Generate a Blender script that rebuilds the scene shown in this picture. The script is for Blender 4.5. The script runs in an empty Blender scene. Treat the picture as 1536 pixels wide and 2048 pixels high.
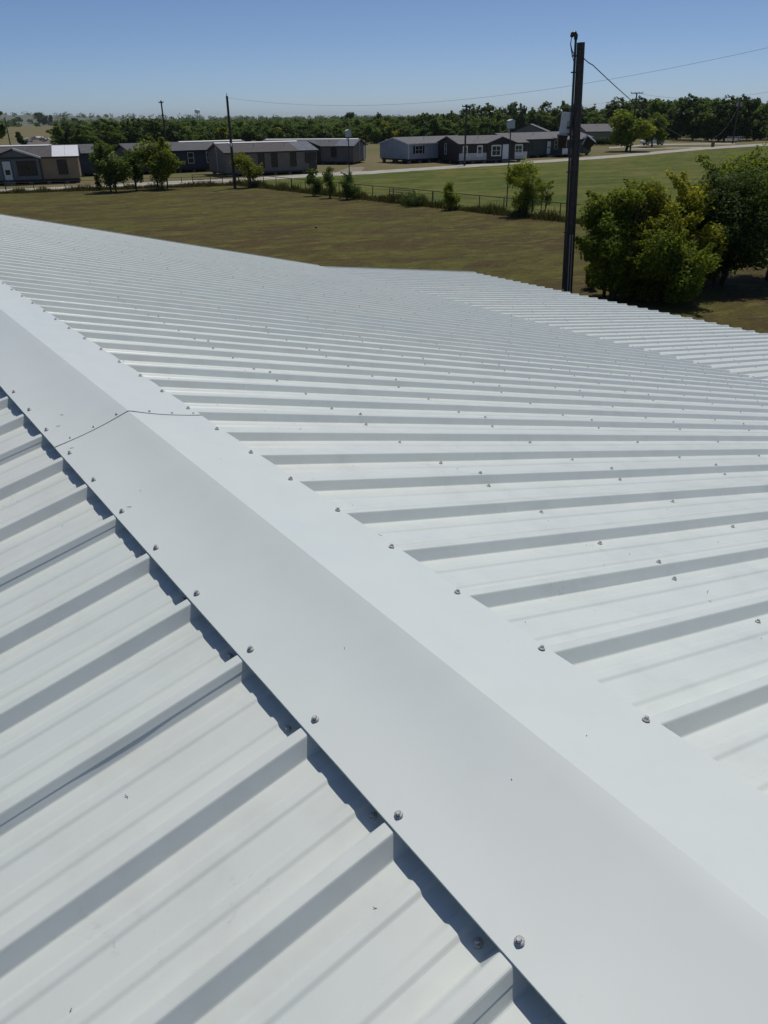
import bpy, math, random
import numpy as np
from mathutils import Vector, Matrix

R = math.radians
scene = bpy.context.scene
col = scene.collection

# ------------------------------------------------------------------ camera
YAW, PITCH, ROLL, FPX = R(34.906), R(26.835), R(-0.75), 1563.69
CAM = np.array([-0.8805, 0.0, 6.5])
_cy, _sy, _cp, _sp = math.cos(YAW), math.sin(YAW), math.cos(PITCH), math.sin(PITCH)
_fw = np.array([_sy * _cp, _cy * _cp, -_sp]); _r0 = np.array([_cy, -_sy, 0.0]); _u0 = np.cross(_r0, _fw)
_r = math.cos(ROLL) * _r0 + math.sin(ROLL) * _u0
_u = -math.sin(ROLL) * _r0 + math.cos(ROLL) * _u0
cd = bpy.data.cameras.new('camera'); cam = bpy.data.objects.new('camera', cd); col.objects.link(cam)
cam.matrix_world = Matrix(((_r[0], _u[0], -_fw[0], CAM[0]), (_r[1], _u[1], -_fw[1], CAM[1]),
                           (_r[2], _u[2], -_fw[2], CAM[2]), (0, 0, 0, 1)))
cd.sensor_fit = 'VERTICAL'; cd.sensor_height = 24.0; cd.lens = 24.0 * FPX / 2048.0
cd.clip_start = 0.05; cd.clip_end = 20000
scene.camera = cam

# ------------------------------------------------------------------ sky, sun, exposure
SUN = Vector((0.42, 0.275, 1.0)).normalized()
el = math.asin(SUN.z); az = math.atan2(SUN.x, SUN.y)
w = bpy.data.worlds.new('World'); scene.world = w; w.use_nodes = True
nt = w.node_tree; bg = nt.nodes['Background']
sk = nt.nodes.new('ShaderNodeTexSky'); sk.sky_type = 'NISHITA'; sk.sun_disc = False
sk.sun_elevation = el; sk.sun_rotation = az; sk.altitude = 150; sk.air_density = 0.5; sk.dust_density = 0.5; sk.ozone_density = 6.0
nt.links.new(sk.outputs[0], bg.inputs[0]); bg.inputs[1].default_value = 0.13
sd = bpy.data.lights.new('sun', 'SUN'); sd.energy = 4.2; sd.angle = R(0.53); sd.color = (1.0, 0.96, 0.885)
so = bpy.data.objects.new('sun', sd); col.objects.link(so); so.location = (0, 0, 60)
so.rotation_euler = SUN.to_track_quat('Z', 'Y').to_euler()
vs = scene.view_settings; vs.view_transform = 'Standard'; vs.look = 'None'; vs.gamma = 1.0; vs.exposure = -0.66
scene.render.engine = 'CYCLES'

# ------------------------------------------------------------------ helpers
def ray(px, py):
    d = (px - 768) / FPX * _r - (py - 1024) / FPX * _u + _fw
    return d / np.linalg.norm(d)
def G(px, py, z=0.0):                       # the spot on level ground seen at this place in the photograph
    d = ray(px, py); t = (z - CAM[2]) / d[2]; p = CAM + d * t
    return Vector((p[0], p[1], z))
def HG(P, px, py):                          # height over the ground spot P of something seen at (px, py)
    d = ray(px, py); t = math.hypot(P[0] - CAM[0], P[1] - CAM[1]) / math.hypot(d[0], d[1])
    return CAM[2] + d[2] * t

def empty(name, loc=(0, 0, 0), rz=0.0):
    o = bpy.data.objects.new(name, None); col.objects.link(o); o.empty_display_size = 0.3
    o.location = loc; o.rotation_euler = (0, 0, rz); return o
def tag(o, label=None, cat=None, group=None, kind=None):
    if label: o['label'] = label
    if cat: o['category'] = cat
    if group: o['group'] = group
    if kind: o['kind'] = kind
    return o
def link(name, me, parent=None, loc=(0, 0, 0), rot=(0, 0, 0), scale=(1, 1, 1)):
    o = bpy.data.objects.new(name, me); col.objects.link(o)
    o.parent = parent; o.location = loc; o.rotation_euler = rot; o.scale = scale
    return o
def copy_tree(o, parent=None):
    c = o.copy(); col.objects.link(c); c.parent = parent
    for ch in list(o.children): copy_tree(ch, c)
    return c

class MB:
    def __init__(s): s.v = []; s.f = []
    def add(s, vs, fs):
        n = len(s.v); s.v += [tuple(v) for v in vs]; s.f += [tuple(i + n for i in f) for f in fs]; return s
    def box(s, x0, x1, y0, y1, z0, z1):
        return s.add([(x0, y0, z0), (x1, y0, z0), (x1, y1, z0), (x0, y1, z0), (x0, y0, z1), (x1, y0, z1), (x1, y1, z1), (x0, y1, z1)],
                     [(0, 3, 2, 1), (4, 5, 6, 7), (0, 1, 5, 4), (1, 2, 6, 5), (2, 3, 7, 6), (3, 0, 4, 7)])
    def prism(s, pts, y0, y1):              # polygon in x-z pushed along y
        n = len(pts)
        return s.add([(x, y0, z) for x, z in pts] + [(x, y1, z) for x, z in pts],
                     [tuple(range(n)), tuple(range(2 * n - 1, n - 1, -1))] + [(i, i + n, (i + 1) % n + n, (i + 1) % n) for i in range(n)])
    def prism_x(s, pts, x0, x1):            # polygon in y-z pushed along x
        n = len(pts)
        return s.add([(x0, y, z) for y, z in pts] + [(x1, y, z) for y, z in pts],
                     [tuple(range(n - 1, -1, -1)), tuple(range(n, 2 * n))] + [(i, (i + 1) % n, (i + 1) % n + n, i + n) for i in range(n)])
    def tube(s, pts, rad, n=8, cap=True):
        pts = [Vector(p) for p in pts]
        if not hasattr(rad, '__len__'): rad = [rad] * len(pts)
        rings = []; b = len(s.v); prev = None
        for i, p in enumerate(pts):
            d = (pts[min(i + 1, len(pts) - 1)] - pts[max(i - 1, 0)]).normalized()
            a = Vector((0, 0, 1)) if abs(d.z) < 0.9 else Vector((1, 0, 0))
            if prev is not None: a = prev
            e1 = (a - d * a.dot(d)).normalized(); e2 = d.cross(e1); prev = e1
            s.v += [tuple(p + (e1 * math.cos(2 * math.pi * k / n) + e2 * math.sin(2 * math.pi * k / n)) * rad[i]) for k in range(n)]
        for i in range(len(pts) - 1):
            for k in range(n):
                s.f.append((b + i * n + k, b + i * n + (k + 1) % n, b + (i + 1) * n + (k + 1) % n, b + (i + 1) * n + k))
        if cap:
            s.f.append(tuple(b + k for k in range(n - 1, -1, -1))); s.f.append(tuple(b + (len(pts) - 1) * n + k for k in range(n)))
        return s
    def mesh(s, name, mat, smooth=False):
        me = bpy.data.meshes.new(name); me.from_pydata(s.v, [], s.f); me.materials.append(mat)
        if smooth: me.polygons.foreach_set('use_smooth', [True] * len(me.polygons))
        me.update(); return me
    def build(s, name, mat, parent=None, loc=(0, 0, 0), rot=(0, 0, 0), smooth=False):
        return link(name, s.mesh(name, mat, smooth), parent, loc, rot)

def quads_mesh(name, V, mat, smooth=False):  # V: (n,4,3)
    n = len(V); me = bpy.data.meshes.new(name)
    me.vertices.add(n * 4); me.vertices.foreach_set('co', np.ascontiguousarray(V, dtype=np.float32).ravel())
    me.loops.add(n * 4); me.loops.foreach_set('vertex_index', np.arange(n * 4, dtype=np.int32))
    me.polygons.add(n); me.polygons.foreach_set('loop_start', np.arange(n, dtype=np.int32) * 4)
    me.materials.append(mat); me.update(calc_edges=True); me.validate(); return me

# ------------------------------------------------------------------ materials
def mat(name, color, rough=0.6, metal=0.0, spec=0.5, noise=0.0, nscale=5.0, bump=0.0, bscale=20.0, color2=None, detail=4.0, stretch=None):
    m = bpy.data.materials.new(name); m.use_nodes = True; n = m.node_tree; b = n.nodes['Principled BSDF']
    b.inputs['Roughness'].default_value = rough; b.inputs['Metallic'].default_value = metal
    b.inputs['Specular IOR Level'].default_value = spec
    b.inputs['Coat Weight'].default_value = .30 if spec > .5 else .15; b.inputs['Coat Roughness'].default_value = .20
    b.inputs['Base Color'].default_value = (*color, 1)
    tc = n.nodes.new('ShaderNodeTexCoord'); mp = n.nodes.new('ShaderNodeMapping')
    n.links.new(tc.outputs['Object'], mp.inputs[0])
    if stretch: mp.inputs['Scale'].default_value = stretch
    if noise or color2:
        t = n.nodes.new('ShaderNodeTexNoise'); t.inputs['Scale'].default_value = nscale; t.inputs['Detail'].default_value = detail
        n.links.new(mp.outputs[0], t.inputs['Vector'])
        mx = n.nodes.new('ShaderNodeMix'); mx.data_type = 'RGBA'
        c2 = color2 or tuple(c * (1 - noise) for c in color)
        c1 = color if color2 else tuple(min(1, c * (1 + noise * .6)) for c in color)
        mx.inputs[6].default_value = (*c1, 1); mx.inputs[7].default_value = (*c2, 1)
        rp = n.nodes.new('ShaderNodeMapRange'); rp.inputs[1].default_value = .35; rp.inputs[2].default_value = .65
        n.links.new(t.outputs[0], rp.inputs[0]); n.links.new(rp.outputs[0], mx.inputs[0]); n.links.new(mx.outputs[2], b.inputs['Base Color'])
    if bump:
        t2 = n.nodes.new('ShaderNodeTexNoise'); t2.inputs['Scale'].default_value = bscale; t2.inputs['Detail'].default_value = 3
        n.links.new(mp.outputs[0], t2.inputs['Vector'])
        bp = n.nodes.new('ShaderNodeBump'); bp.inputs['Strength'].default_value = bump; bp.inputs['Distance'].default_value = .02
        n.links.new(t2.outputs[0], bp.inputs['Height']); n.links.new(bp.outputs[0], b.inputs['Normal'])
    return m

def roof_metal(name, base, dirt, spec=1.0, film_=.5):
    m = bpy.data.materials.new(name); m.use_nodes = True; n = m.node_tree; b = n.nodes['Principled BSDF']
    g = n.nodes.new('ShaderNodeNewGeometry')
    def noise(scale, detail=3.0, vec=None, rough=.5):
        t = n.nodes.new('ShaderNodeTexNoise'); t.inputs['Scale'].default_value = scale; t.inputs['Detail'].default_value = detail
        t.inputs['Roughness'].default_value = rough
        n.links.new(vec or g.outputs['Position'], t.inputs['Vector']); return t.outputs[0]
    def rng(sock, a, b_, c, d):
        r = n.nodes.new('ShaderNodeMapRange'); r.clamp = True
        for i, v in enumerate((a, b_, c, d)): r.inputs[i + 1].default_value = v
        n.links.new(sock, r.inputs[0]); return r.outputs[0]
    def mix(f, a, b_):
        x = n.nodes.new('ShaderNodeMix'); x.data_type = 'RGBA'
        n.links.new(f, x.inputs[0])
        for i, v in ((6, a), (7, b_)):
            if isinstance(v, tuple): x.inputs[i].default_value = (*v, 1)
            else: n.links.new(v, x.inputs[i])
        return x.outputs[2]
    # faint tonal drift, dusty film and scuffs left by boots
    c = mix(rng(noise(.9, 2), .35, .65, 0, 1), base, tuple(v * k for v, k in zip(base, (.965, .985, .995))))
    film = rng(noise(5.5, 6, rough=.65), .48, .78, 0, film_ * dirt)
    c = mix(film, c, (base[0] * .80, base[1] * .79, base[2] * .77))
    a = noise(3.3, 2); s = noise(42, 4, rough=.7)
    mm = n.nodes.new('ShaderNodeMath'); mm.operation = 'MULTIPLY'
    n.links.new(rng(a, .60, .70, 0, 1), mm.inputs[0]); n.links.new(rng(s, .60, .68, 0, .40 * dirt), mm.inputs[1])
    c = mix(mm.outputs[0], c, (.36, .35, .33))
    n.links.new(c, b.inputs['Base Color'])
    n.links.new(rng(noise(7, 4), .3, .7, .38, .48), b.inputs['Roughness'])
    b.inputs['Specular IOR Level'].default_value = spec
    b.inputs['Coat Weight'].default_value = .30 if spec > .5 else .15; b.inputs['Coat Roughness'].default_value = .20
    bp = n.nodes.new('ShaderNodeBump'); bp.inputs['Strength'].default_value = .34 if spec > .5 else .24; bp.inputs['Distance'].default_value = .01
    n.links.new(noise(3.0, 1.5), bp.inputs['Height']); n.links.new(bp.outputs[0], b.inputs['Normal'])
    return m

M = {}
M['roof'] = roof_metal('white_roof_metal', (.728, .762, .706), 1.0)
M['cap'] = roof_metal('white_ridge_metal', (.712, .752, .716), .3, .38)
M['under'] = mat('panel_backer', (.22, .24, .25), .6)
M['zinc'] = mat('zinc_screw', (.50, .50, .49), .58, .35, noise=.3, nscale=200)
M['rubber'] = mat('washer_rubber', (.04, .04, .045), .7)
M['swarf'] = mat('metal_shaving', (.07, .068, .065), .5, .3)
M['wallmetal'] = mat('wall_metal', (.55, .57, .57), .5, noise=.06, nscale=3)
M['trim'] = mat('grey_trim', (.33, .36, .38), .45)
M['pole'] = mat('dark_pole_wood', (.055, .045, .04), .85, noise=.5, nscale=7, bump=.6, bscale=30, stretch=(6, 6, .6))
M['conduit'] = mat('conduit', (.035, .038, .045), .45, .3)
M['conduit_pale'] = mat('pale_conduit', (.33, .34, .35), .4, .5)
M['cable'] = mat('cable', (.02, .02, .022), .6)
M['wire'] = mat('aluminium_wire', (.30, .32, .34), .5, .2)
M['black'] = mat('black_paint', (.012, .012, .014), .4)
M['whitebox'] = mat('white_box', (.62, .63, .64), .5, noise=.06, nscale=6)
M['glass'] = mat('window_glass', (.015, .018, .022), .12, spec=.6)
M['white_trim'] = mat('white_trim', (.72, .72, .71), .5, noise=.05, nscale=4)
M['dark_trim'] = mat('dark_trim', (.018, .017, .016), .5)
M['block'] = mat('concrete_block', (.22, .21, .2), .9, noise=.2, nscale=8)
M['fence'] = mat('fence_steel', (.075, .07, .06), .6, .3, noise=.3, nscale=10)
M['rust'] = mat('rusty_pipe', (.09, .055, .035), .8, noise=.4, nscale=10)
M['truck'] = mat('white_car_paint', (.70, .71, .72), .25)
M['tyre'] = mat('tyre_rubber', (.015, .015, .016), .8)
M['rim'] = mat('wheel_rim', (.45, .45, .46), .35, .8)
M['rubble'] = mat('pale_rubble', (.55, .52, .48), .9, noise=.25, nscale=2)
M['dirt'] = mat('bare_dirt', (.135, .105, .08), .95, noise=.35, nscale=.25, bump=.4, bscale=3)
M['barrel'] = mat('barrel_wood', (.14, .10, .065), .8, noise=.3, nscale=5)
M['deckwood'] = mat('deck_wood', (.23, .18, .13), .8, noise=.3, nscale=6)
M['tank'] = mat('tank_paint', (.8, .82, .84), .5)

def leaf_mat(name, c1, c2, c3, trans=.28):
    m = bpy.data.materials.new(name); m.use_nodes = True; n = m.node_tree
    for x in list(n.nodes):
        if x.type == 'BSDF_PRINCIPLED': n.nodes.remove(x)
    out = n.nodes['Material Output']; g = n.nodes.new('ShaderNodeNewGeometry'); oi = n.nodes.new('ShaderNodeObjectInfo')
    cr = n.nodes.new('ShaderNodeValToRGB'); e = cr.color_ramp.elements
    e[0].position = 0; e[0].color = (*c1, 1); e[1].position = 1; e[1].color = (*c3, 1); k = e.new(.46); k.color = (*c2, 1)
    t = n.nodes.new('ShaderNodeTexNoise'); t.inputs['Scale'].default_value = .9; t.inputs['Detail'].default_value = 2
    tc = n.nodes.new('ShaderNodeTexCoord'); n.links.new(tc.outputs['Object'], t.inputs['Vector'])
    def mth(op, a, b):
        x = n.nodes.new('ShaderNodeMath'); x.operation = op
        for i, v in enumerate((a, b)):
            if isinstance(v, (int, float)): x.inputs[i].default_value = v
            else: n.links.new(v, x.inputs[i])
        return x.outputs[0]
    v = mth('ADD', mth('MULTIPLY', g.outputs['Random Per Island'], .40), mth('MULTIPLY', t.outputs[0], .55))
    v = mth('ADD', v, mth('MULTIPLY', mth('SUBTRACT', oi.outputs['Random'], .5), .32))
    n.links.new(v, cr.inputs[0])
    d = n.nodes.new('ShaderNodeBsdfPrincipled'); d.inputs['Roughness'].default_value = .55; d.inputs['Specular IOR Level'].default_value = .12
    n.links.new(cr.outputs[0], d.inputs['Base Color'])
    tr = n.nodes.new('ShaderNodeBsdfTranslucent')
    tm = n.nodes.new('ShaderNodeMix'); tm.data_type = 'RGBA'; tm.blend_type = 'MULTIPLY'; tm.inputs[0].default_value = 1.0
    n.links.new(cr.outputs[0], tm.inputs[6]); tm.inputs[7].default_value = (1.0, .95, .55, 1); n.links.new(tm.outputs[2], tr.inputs[0])
    mx = n.nodes.new('ShaderNodeMixShader'); mx.inputs[0].default_value = trans
    n.links.new(d.outputs[0], mx.inputs[1]); n.links.new(tr.outputs[0], mx.inputs[2]); n.links.new(mx.outputs[0], out.inputs[0])
    return m
M['leaf_dark'] = leaf_mat('leaf_dark', (.040, .068, .020), (.092, .142, .038), (.155, .205, .052), .5)
M['leaf_mid'] = leaf_mat('leaf_mid', (.048, .082, .018), (.125, .198, .040), (.235, .305, .058), .5)
M['leaf_yellow'] = leaf_mat('leaf_yellow', (.066, .092, .017), (.31, .34, .040), (.60, .56, .060), .62)
M['leaf_shrub'] = leaf_mat('leaf_shrub', (.054, .084, .017), (.225, .30, .040), (.48, .51, .058), .62)
M['bark'] = mat('bark', (.05, .042, .034), .9, noise=.4, nscale=6, bump=.5, bscale=15)
M['weed'] = leaf_mat('weed_blades', (.050, .058, .018), (.105, .110, .036), (.185, .160, .070), .35)

# ------------------------------------------------------------------ ground
rng = np.random.default_rng(7)
FC = G(478, 370)                                 # fence corner
FA = (G(988, 427) - FC); FA = Vector((FA.x, FA.y, 0)).normalized()      # fence towards the camera side
FLv = (G(0, 387) - FC); FLv = Vector((FLv.x, FLv.y, 0)).normalized()    # fence to the left

def ground_mat(kind):
    m = bpy.data.materials.new('grass_' + kind); m.use_nodes = True; n = m.node_tree; b = n.nodes['Principled BSDF']
    b.inputs['Roughness'].default_value = .95; b.inputs['Specular IOR Level'].default_value = .1
    g = n.nodes.new('ShaderNodeNewGeometry'); P = g.outputs['Position']
    def noise(scale, detail=4.0, st=None, rough=.6):
        t = n.nodes.new('ShaderNodeTexNoise'); t.inputs['Scale'].default_value = scale; t.inputs['Detail'].default_value = detail; t.inputs['Roughness'].default_value = rough
        if st:
            mp = n.nodes.new('ShaderNodeMapping'); mp.inputs['Scale'].default_value = st; mp.inputs['Rotation'].default_value = (0, 0, R(34))
            n.links.new(P, mp.inputs[0]); n.links.new(mp.outputs[0], t.inputs['Vector'])
        else: n.links.new(P, t.inputs['Vector'])
        return t.outputs[0]
    def rg(s, a, b_, c=0., d=1.):
        r = n.nodes.new('ShaderNodeMapRange')
        for i, v in enumerate((a, b_, c, d)): r.inputs[i + 1].default_value = v
        n.links.new(s, r.inputs[0]); return r.outputs[0]
    def mth(op, a, b_):
        x = n.nodes.new('ShaderNodeMath'); x.operation = op
        for i, v in enumerate((a, b_)):
            if isinstance(v, (int, float)): x.inputs[i].default_value = v
            else: n.links.new(v, x.inputs[i])
        return x.outputs[0]
    def mix(f, a, b_):
        x = n.nodes.new('ShaderNodeMix'); x.data_type = 'RGBA'; n.links.new(f, x.inputs[0])
        for i, v in ((6, a), (7, b_)):
            if isinstance(v, tuple): x.inputs[i].default_value = (*v, 1)
            else: n.links.new(v, x.inputs[i])
        return x.outputs[2]
    def side(p0, d, left=True):                # signed metres to a plan line
        nx, ny = (-d.y, d.x) if left else (d.y, -d.x)
        v = n.nodes.new('ShaderNodeVectorMath'); v.operation = 'DOT_PRODUCT'; v.inputs[1].default_value = (nx, ny, 0)
        n.links.new(P, v.inputs[0]); return mth('SUBTRACT', v.outputs['Value'], nx * p0.x + ny * p0.y)
    wob = mth('MULTIPLY', mth('SUBTRACT', noise(.35, 3), .5), 3.0)
    # dry lot: brown and olive in long streaks
    lot = mix(rg(noise(.070, 6, (1, 1.6, 1)), .42, .58), (.092, .068, .025), (.106, .102, .025))
    lot = mix(rg(noise(.17, 7, (1, 1.8, 1), .75), .49, .60, 0, .9), lot, (.132, .124, .031))
    lot = mix(rg(noise(.13, 7, (1, 2.0, 1), .78), .49, .59, 0, .85), lot, (.082, .056, .027))
    lot = mix(rg(noise(.45, 7, (1, 2.4, 1), .78), .52, .62, 0, .85), lot, (.168, .150, .044))
    lot = mix(rg(noise(.8, 6, (1, 1.6, 1), .75), .50, .66, 0, .75), lot, (.052, .042, .019))
    lot = mix(rg(noise(4.0, 5, None, .7), .5, .72, 0, .45), lot, (.165, .145, .058))
    # green meadow
    fld = mix(rg(noise(.045, 6, (1, 1.6, 1), .7), .42, .58), (.086, .114, .020), (.150, .152, .034))
    fld = mix(rg(noise(.25, 7, (1, 1.8, 1), .75), .48, .60, 0, .85), fld, (.058, .084, .017))
    fld = mix(rg(noise(.11, 6, (1, 2.2, 1), .7), .52, .64, 0, .8), fld, (.180, .165, .052))
    fld = mix(rg(noise(2.5, 5, None, .7), .5, .72, 0, .5), fld, (.150, .160, .044))
    # mown tan grass farther out
    far = mix(rg(noise(.03, 5), .38, .62), (.20, .165, .085), (.155, .148, .060))
    far = mix(rg(noise(.5, 4), .5, .75, 0, .5), far, (.115, .10, .045))
    sA = mth('ADD', side(FC, FA, True), wob)        # + = meadow side
    sL = mth('ADD', side(FC, FLv, False), wob)      # + = beyond the left fence
    if kind == 'ground':
        c = mix(rg(sA, -.8, .8), lot, far)
        c = mix(rg(sL, -.8, .8), c, far)
    else: c = fld
    n.links.new(c, b.inputs['Base Color'])
    bp = n.nodes.new('ShaderNodeBump'); bp.inputs['Strength'].default_value = .9; bp.inputs['Distance'].default_value = .12
    n.links.new(noise(5.0, 6, None, .7), bp.inputs['Height']); n.links.new(bp.outputs[0], b.inputs['Normal'])
    return m
M['ground'] = ground_mat('ground'); M['meadow'] = ground_mat('meadow')
g = MB(); S = 5000
xs = [-S, -2000, -500, -120, -40, 0, 40, 80, 120, 180, 260, 500, 1200, 2500, S]
for i, x in enumerate(xs):
    for y in xs: g.v.append((x, y, 0))
k = len(xs)
for i in range(k - 1):
    for j in range(k - 1): g.f.append((i * k + j, (i + 1) * k + j, (i + 1) * k + j + 1, i * k + j + 1))
tag(g.build('ground', M['ground']), kind='structure')

mw = [FC + FA * t for t in (0, 30, 76)] + [Vector((70, -60, 0)), Vector((420, -60, 0)), G(1760, 279)]
mw += [G(px, py) for px, py in ((1700, 282), (1512, 292.5), (1410, 299), (1230, 315.5), (1136, 322), (940, 334.5), (740, 348), (640, 353), (570, 357.5), (490, 362.5))]
b_ = MB(); b_.v = [(p.x, p.y, .004) for p in mw]; b_.f = [tuple(range(len(mw)))]
tag(b_.build('meadow', M['meadow']), kind='structure')

# low far hill on the left
M['hill'] = mat('far_pasture', (.145, .135, .058), .95, color2=(.100, .108, .042), nscale=.012)
hb = MB(); NX, NY = 46, 26
for i in range(NX):
    for j in range(NY):
        a = R(-30 + 62 * i / (NX - 1)); d = 1250 + 2400 * (j / (NY - 1))
        hgt = 20.0 * math.exp(-((d - 2350) / 520.) ** 2) * (math.exp(-((math.degrees(a) - 9) / 14.) ** 2)) + 1.6 * math.sin(a * 21 + d * .004) * math.exp(-((d - 2350) / 420.) ** 2)
        edge = min(1, i / 4., (NX - 1 - i) / 4., j / 3., (NY - 1 - j) / 3.)
        hb.v.append((d * math.sin(a), d * math.cos(a), -0.3 + max(0, hgt) * edge))
for i in range(NX - 1):
    for j in range(NY - 1): hb.f.append((i * NY + j, (i + 1) * NY + j, (i + 1) * NY + j + 1, i * NY + j + 1))
tag(hb.build('hill', M['hill'], smooth=True), kind='structure')
def hill_z(x, y):
    d = math.hypot(x, y); a = math.degrees(math.atan2(x, y))
    return max(0, 20.0 * math.exp(-((d - 2350) / 520.) ** 2) * math.exp(-((a - 9) / 14.) ** 2) - .6)

# roads: pale crushed-stone strips
M['road'] = mat('pale_road', (.50, .465, .40), .95, color2=(.37, .34, .285), nscale=.9, bump=.3, bscale=6, detail=8)
def strip(name, lo, up, z, m=None, kind='structure'):
    b = MB(); n = 0; rr = random.Random(3)
    def dense(ps):
        out = []
        for a, c in zip(ps[:-1], ps[1:]):
            A, B = G(*a), G(*c)
            for k in range(10): out.append(A.lerp(B, k / 10.))
        out.append(G(*ps[-1])); return out
    L_, U_ = dense(lo), dense(up)
    for a, c in zip(L_, U_):
        d = (c - a).normalized()
        a = a - d * rr.uniform(-.25, .35); c = c + d * rr.uniform(-.25, .35)
        b.v += [(a.x, a.y, z), (c.x, c.y, z)]
    for i in range(len(L_) - 1): b.f.append((2 * i, 2 * i + 2, 2 * i + 3, 2 * i + 1))
    return tag(b.build(name, m or M['road']), kind=kind)
strip('road', [(-120, 389), (60, 381), (200, 374.5), (380, 367), (480, 363), (570, 357.5), (640, 353), (740, 348), (940, 334.5), (1136, 322), (1230, 315.5), (1410, 299), (1512, 292.5), (1700, 282)],
      [(-120, 384), (60, 376.5), (200, 370), (380, 361), (480, 357), (570, 351.5), (640, 346.5), (740, 342), (940, 329), (1136, 317), (1230, 310), (1410, 294.5), (1512, 288), (1700, 277)], .012)
strip('driveway', [(1218, 297), (1300, 290.5), (1392, 289), (1470, 288.5)], [(1218, 294.5), (1300, 288), (1392, 287), (1470, 286.5)], .008)
strip('path', [(1255, 299.5), (1320, 297), (1370, 296.5), (1405, 295.5)], [(1255, 297.5), (1320, 295.5), (1370, 295), (1405, 294)], .008)
M['palegrit'] = mat('worn_grit', (.27, .225, .155), .95, noise=.25, nscale=1.2, detail=8)
strip('worn_track', [(668, 346), (690, 344.5), (722, 342.7)], [(700, 334), (712, 333.5), (730, 335)], .008, M['palegrit'])
strip('dirt_clearing', [(15, 297), (60, 296), (112, 295)], [(28, 286), (70, 283), (112, 282)], .01, M['dirt'])
strip('far_lane', [(1340, 266), (1420, 264.5), (1536, 262)], [(1340, 264.5), (1420, 263), (1536, 260.5)], .008)

# ------------------------------------------------------------------ the white metal building
P_ = 0.3048; HR = 0.0345; TOP = 0.014; RUN = 0.0225
AR = R(13.42); AL2 = R(7.65)
ZR = 6.5 - 1.0651
Y_NEAR, Y_FAR = -4.2, 17.87
SL = 9.842; SLEAN = 5.42; W_CAP = 0.313
YR0 = 1.328; YL0 = 0.516
bld = empty('metal_building', (0, 0, 0))
tag(bld, 'long low building with white ribbed metal roof and ridge cap in the foreground', 'building')

def chamfer(pts, rad=.0035):
    out = [pts[0]]
    for a, b, c in zip(pts[:-2], pts[1:-1], pts[2:]):
        a, b, c = Vector(a), Vector(b), Vector(c)
        d1, d2 = (a - b), (c - b); l = min(rad, d1.length * .4, d2.length * .4)
        p, q = b + d1.normalized() * l, b + d2.normalized() * l
        mid = (p + q) / 2 * .5 + b * .5
        out += [tuple(p), tuple(mid), tuple(q)]
    return out + [pts[-1]]
def full_rib(c, lift=0.):
    return [(c - TOP - RUN, -HR), (c - TOP, lift), (c + TOP, lift), (c + TOP + RUN, -HR)]
def minor(c, h=.0052):
    return [(c - .0200, -HR), (c - .0105, -HR + h), (c + .0105, -HR + h), (c + .0200, -HR)]
def profile(flip):
    # flip False: free lap edge hangs on the near (-y) side of the rib at y = 0; True: on the far side of the rib at the end
    g = .0014; pts = []
    if not flip:
        f = .48
        pts += [(-TOP - RUN * f - g, -HR * f + g * .3), (-TOP - g * .6, g), (TOP, g), (TOP + RUN, -HR + .0008)]
    else:
        pts += [(-TOP - RUN, -HR), (-TOP, 0), (TOP, 0), (TOP + RUN, -HR)]
    for k in range(3):
        c = k * P_
        pts += minor(c + P_ / 2 - .05) + minor(c + P_ / 2 + .05)
        if k < 2: pts += full_rib(c + P_)
    c = 3 * P_
    if not flip: pts += full_rib(c)
    else:
        f = .48
        pts += [(c - TOP - RUN, -HR + .0008), (c - TOP, g), (c + TOP + g * .6, g), (c + TOP + RUN * f + g, -HR * f + g * .3)]
    return chamfer(pts)
def panel_mesh(name, s0, s1, segs, sgn, flip, seed=0, gap=None):
    pr = profile(flip); rr = random.Random(seed); b = MB(); m = len(pr)
    ss = [s0 + (s1 - s0) * i / segs for i in range(segs + 1)]
    ph = [rr.uniform(0, 6.3) for _ in range(4)]
    for s in ss:
        for y, h in pr:
            pan = 1.0 if h < -HR * .8 else 0.15
            dz = pan * (.0009 * math.sin(2.1 * s + ph[0] + 9 * y) + .0006 * math.sin(4.7 * s + ph[1] - 5 * y))
            dy = .0008 * math.sin(1.3 * s + ph[2])
            if gap and y < -TOP:                 # the lap edge bows open for a short way
                e = gap[1] * math.exp(-((s - gap[0]) / gap[2]) ** 2); dy -= e; dz += e * .2
            b.v.append((sgn * s, y + dy, h + dz))
    for i in range(segs):
        for j in range(m - 1):
            q = (i * m + j, (i + 1) * m + j, (i + 1) * m + j + 1, i * m + j + 1)
            b.f.append(q if sgn > 0 else q[::-1])
    return b.mesh(name, M['roof'])
SD = -.0050                                          # rib tops sit just under the cap
def slope_obj(name, me, y, sgn, a=None, base=(0, 0, 0)):
    a = AR if a is None else a
    n = Vector((sgn * math.sin(a), 0, math.cos(a))) * SD
    return link(name, me, bld, (base[0] + n.x, y, (base[2] or ZR) + n.z), (0, sgn * a, 0))
right_meshes = [panel_mesh('roof_panel', .10, SL + .05, 26, 1, True, s) for s in range(4)]
left_meshes = [panel_mesh('roof_panel', .10, SL + .05, 40, -1, False, 10 + s) for s in range(3)]
left_gap = panel_mesh('roof_panel', .10, SL + .05, 120, -1, False, 14, gap=(.62, .0022, .09))
E0 = (SL * math.cos(AR), 0, ZR - SL * math.sin(AR) - .042)
lean_meshes = [panel_mesh('roof_panel', -.12, SLEAN, 14, 1, True, 20 + s) for s in range(3)]
right_panels, left_panels, lean_panels = {}, {}, {}
for j in range(-6, 18):
    right_panels[j] = slope_obj('roof_panel', right_meshes[j % 4], YR0 + j * 3 * P_, 1)
    lean_panels[j] = slope_obj('roof_panel', lean_meshes[j % 3], YR0 + j * 3 * P_, 1, AL2, E0)
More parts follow.
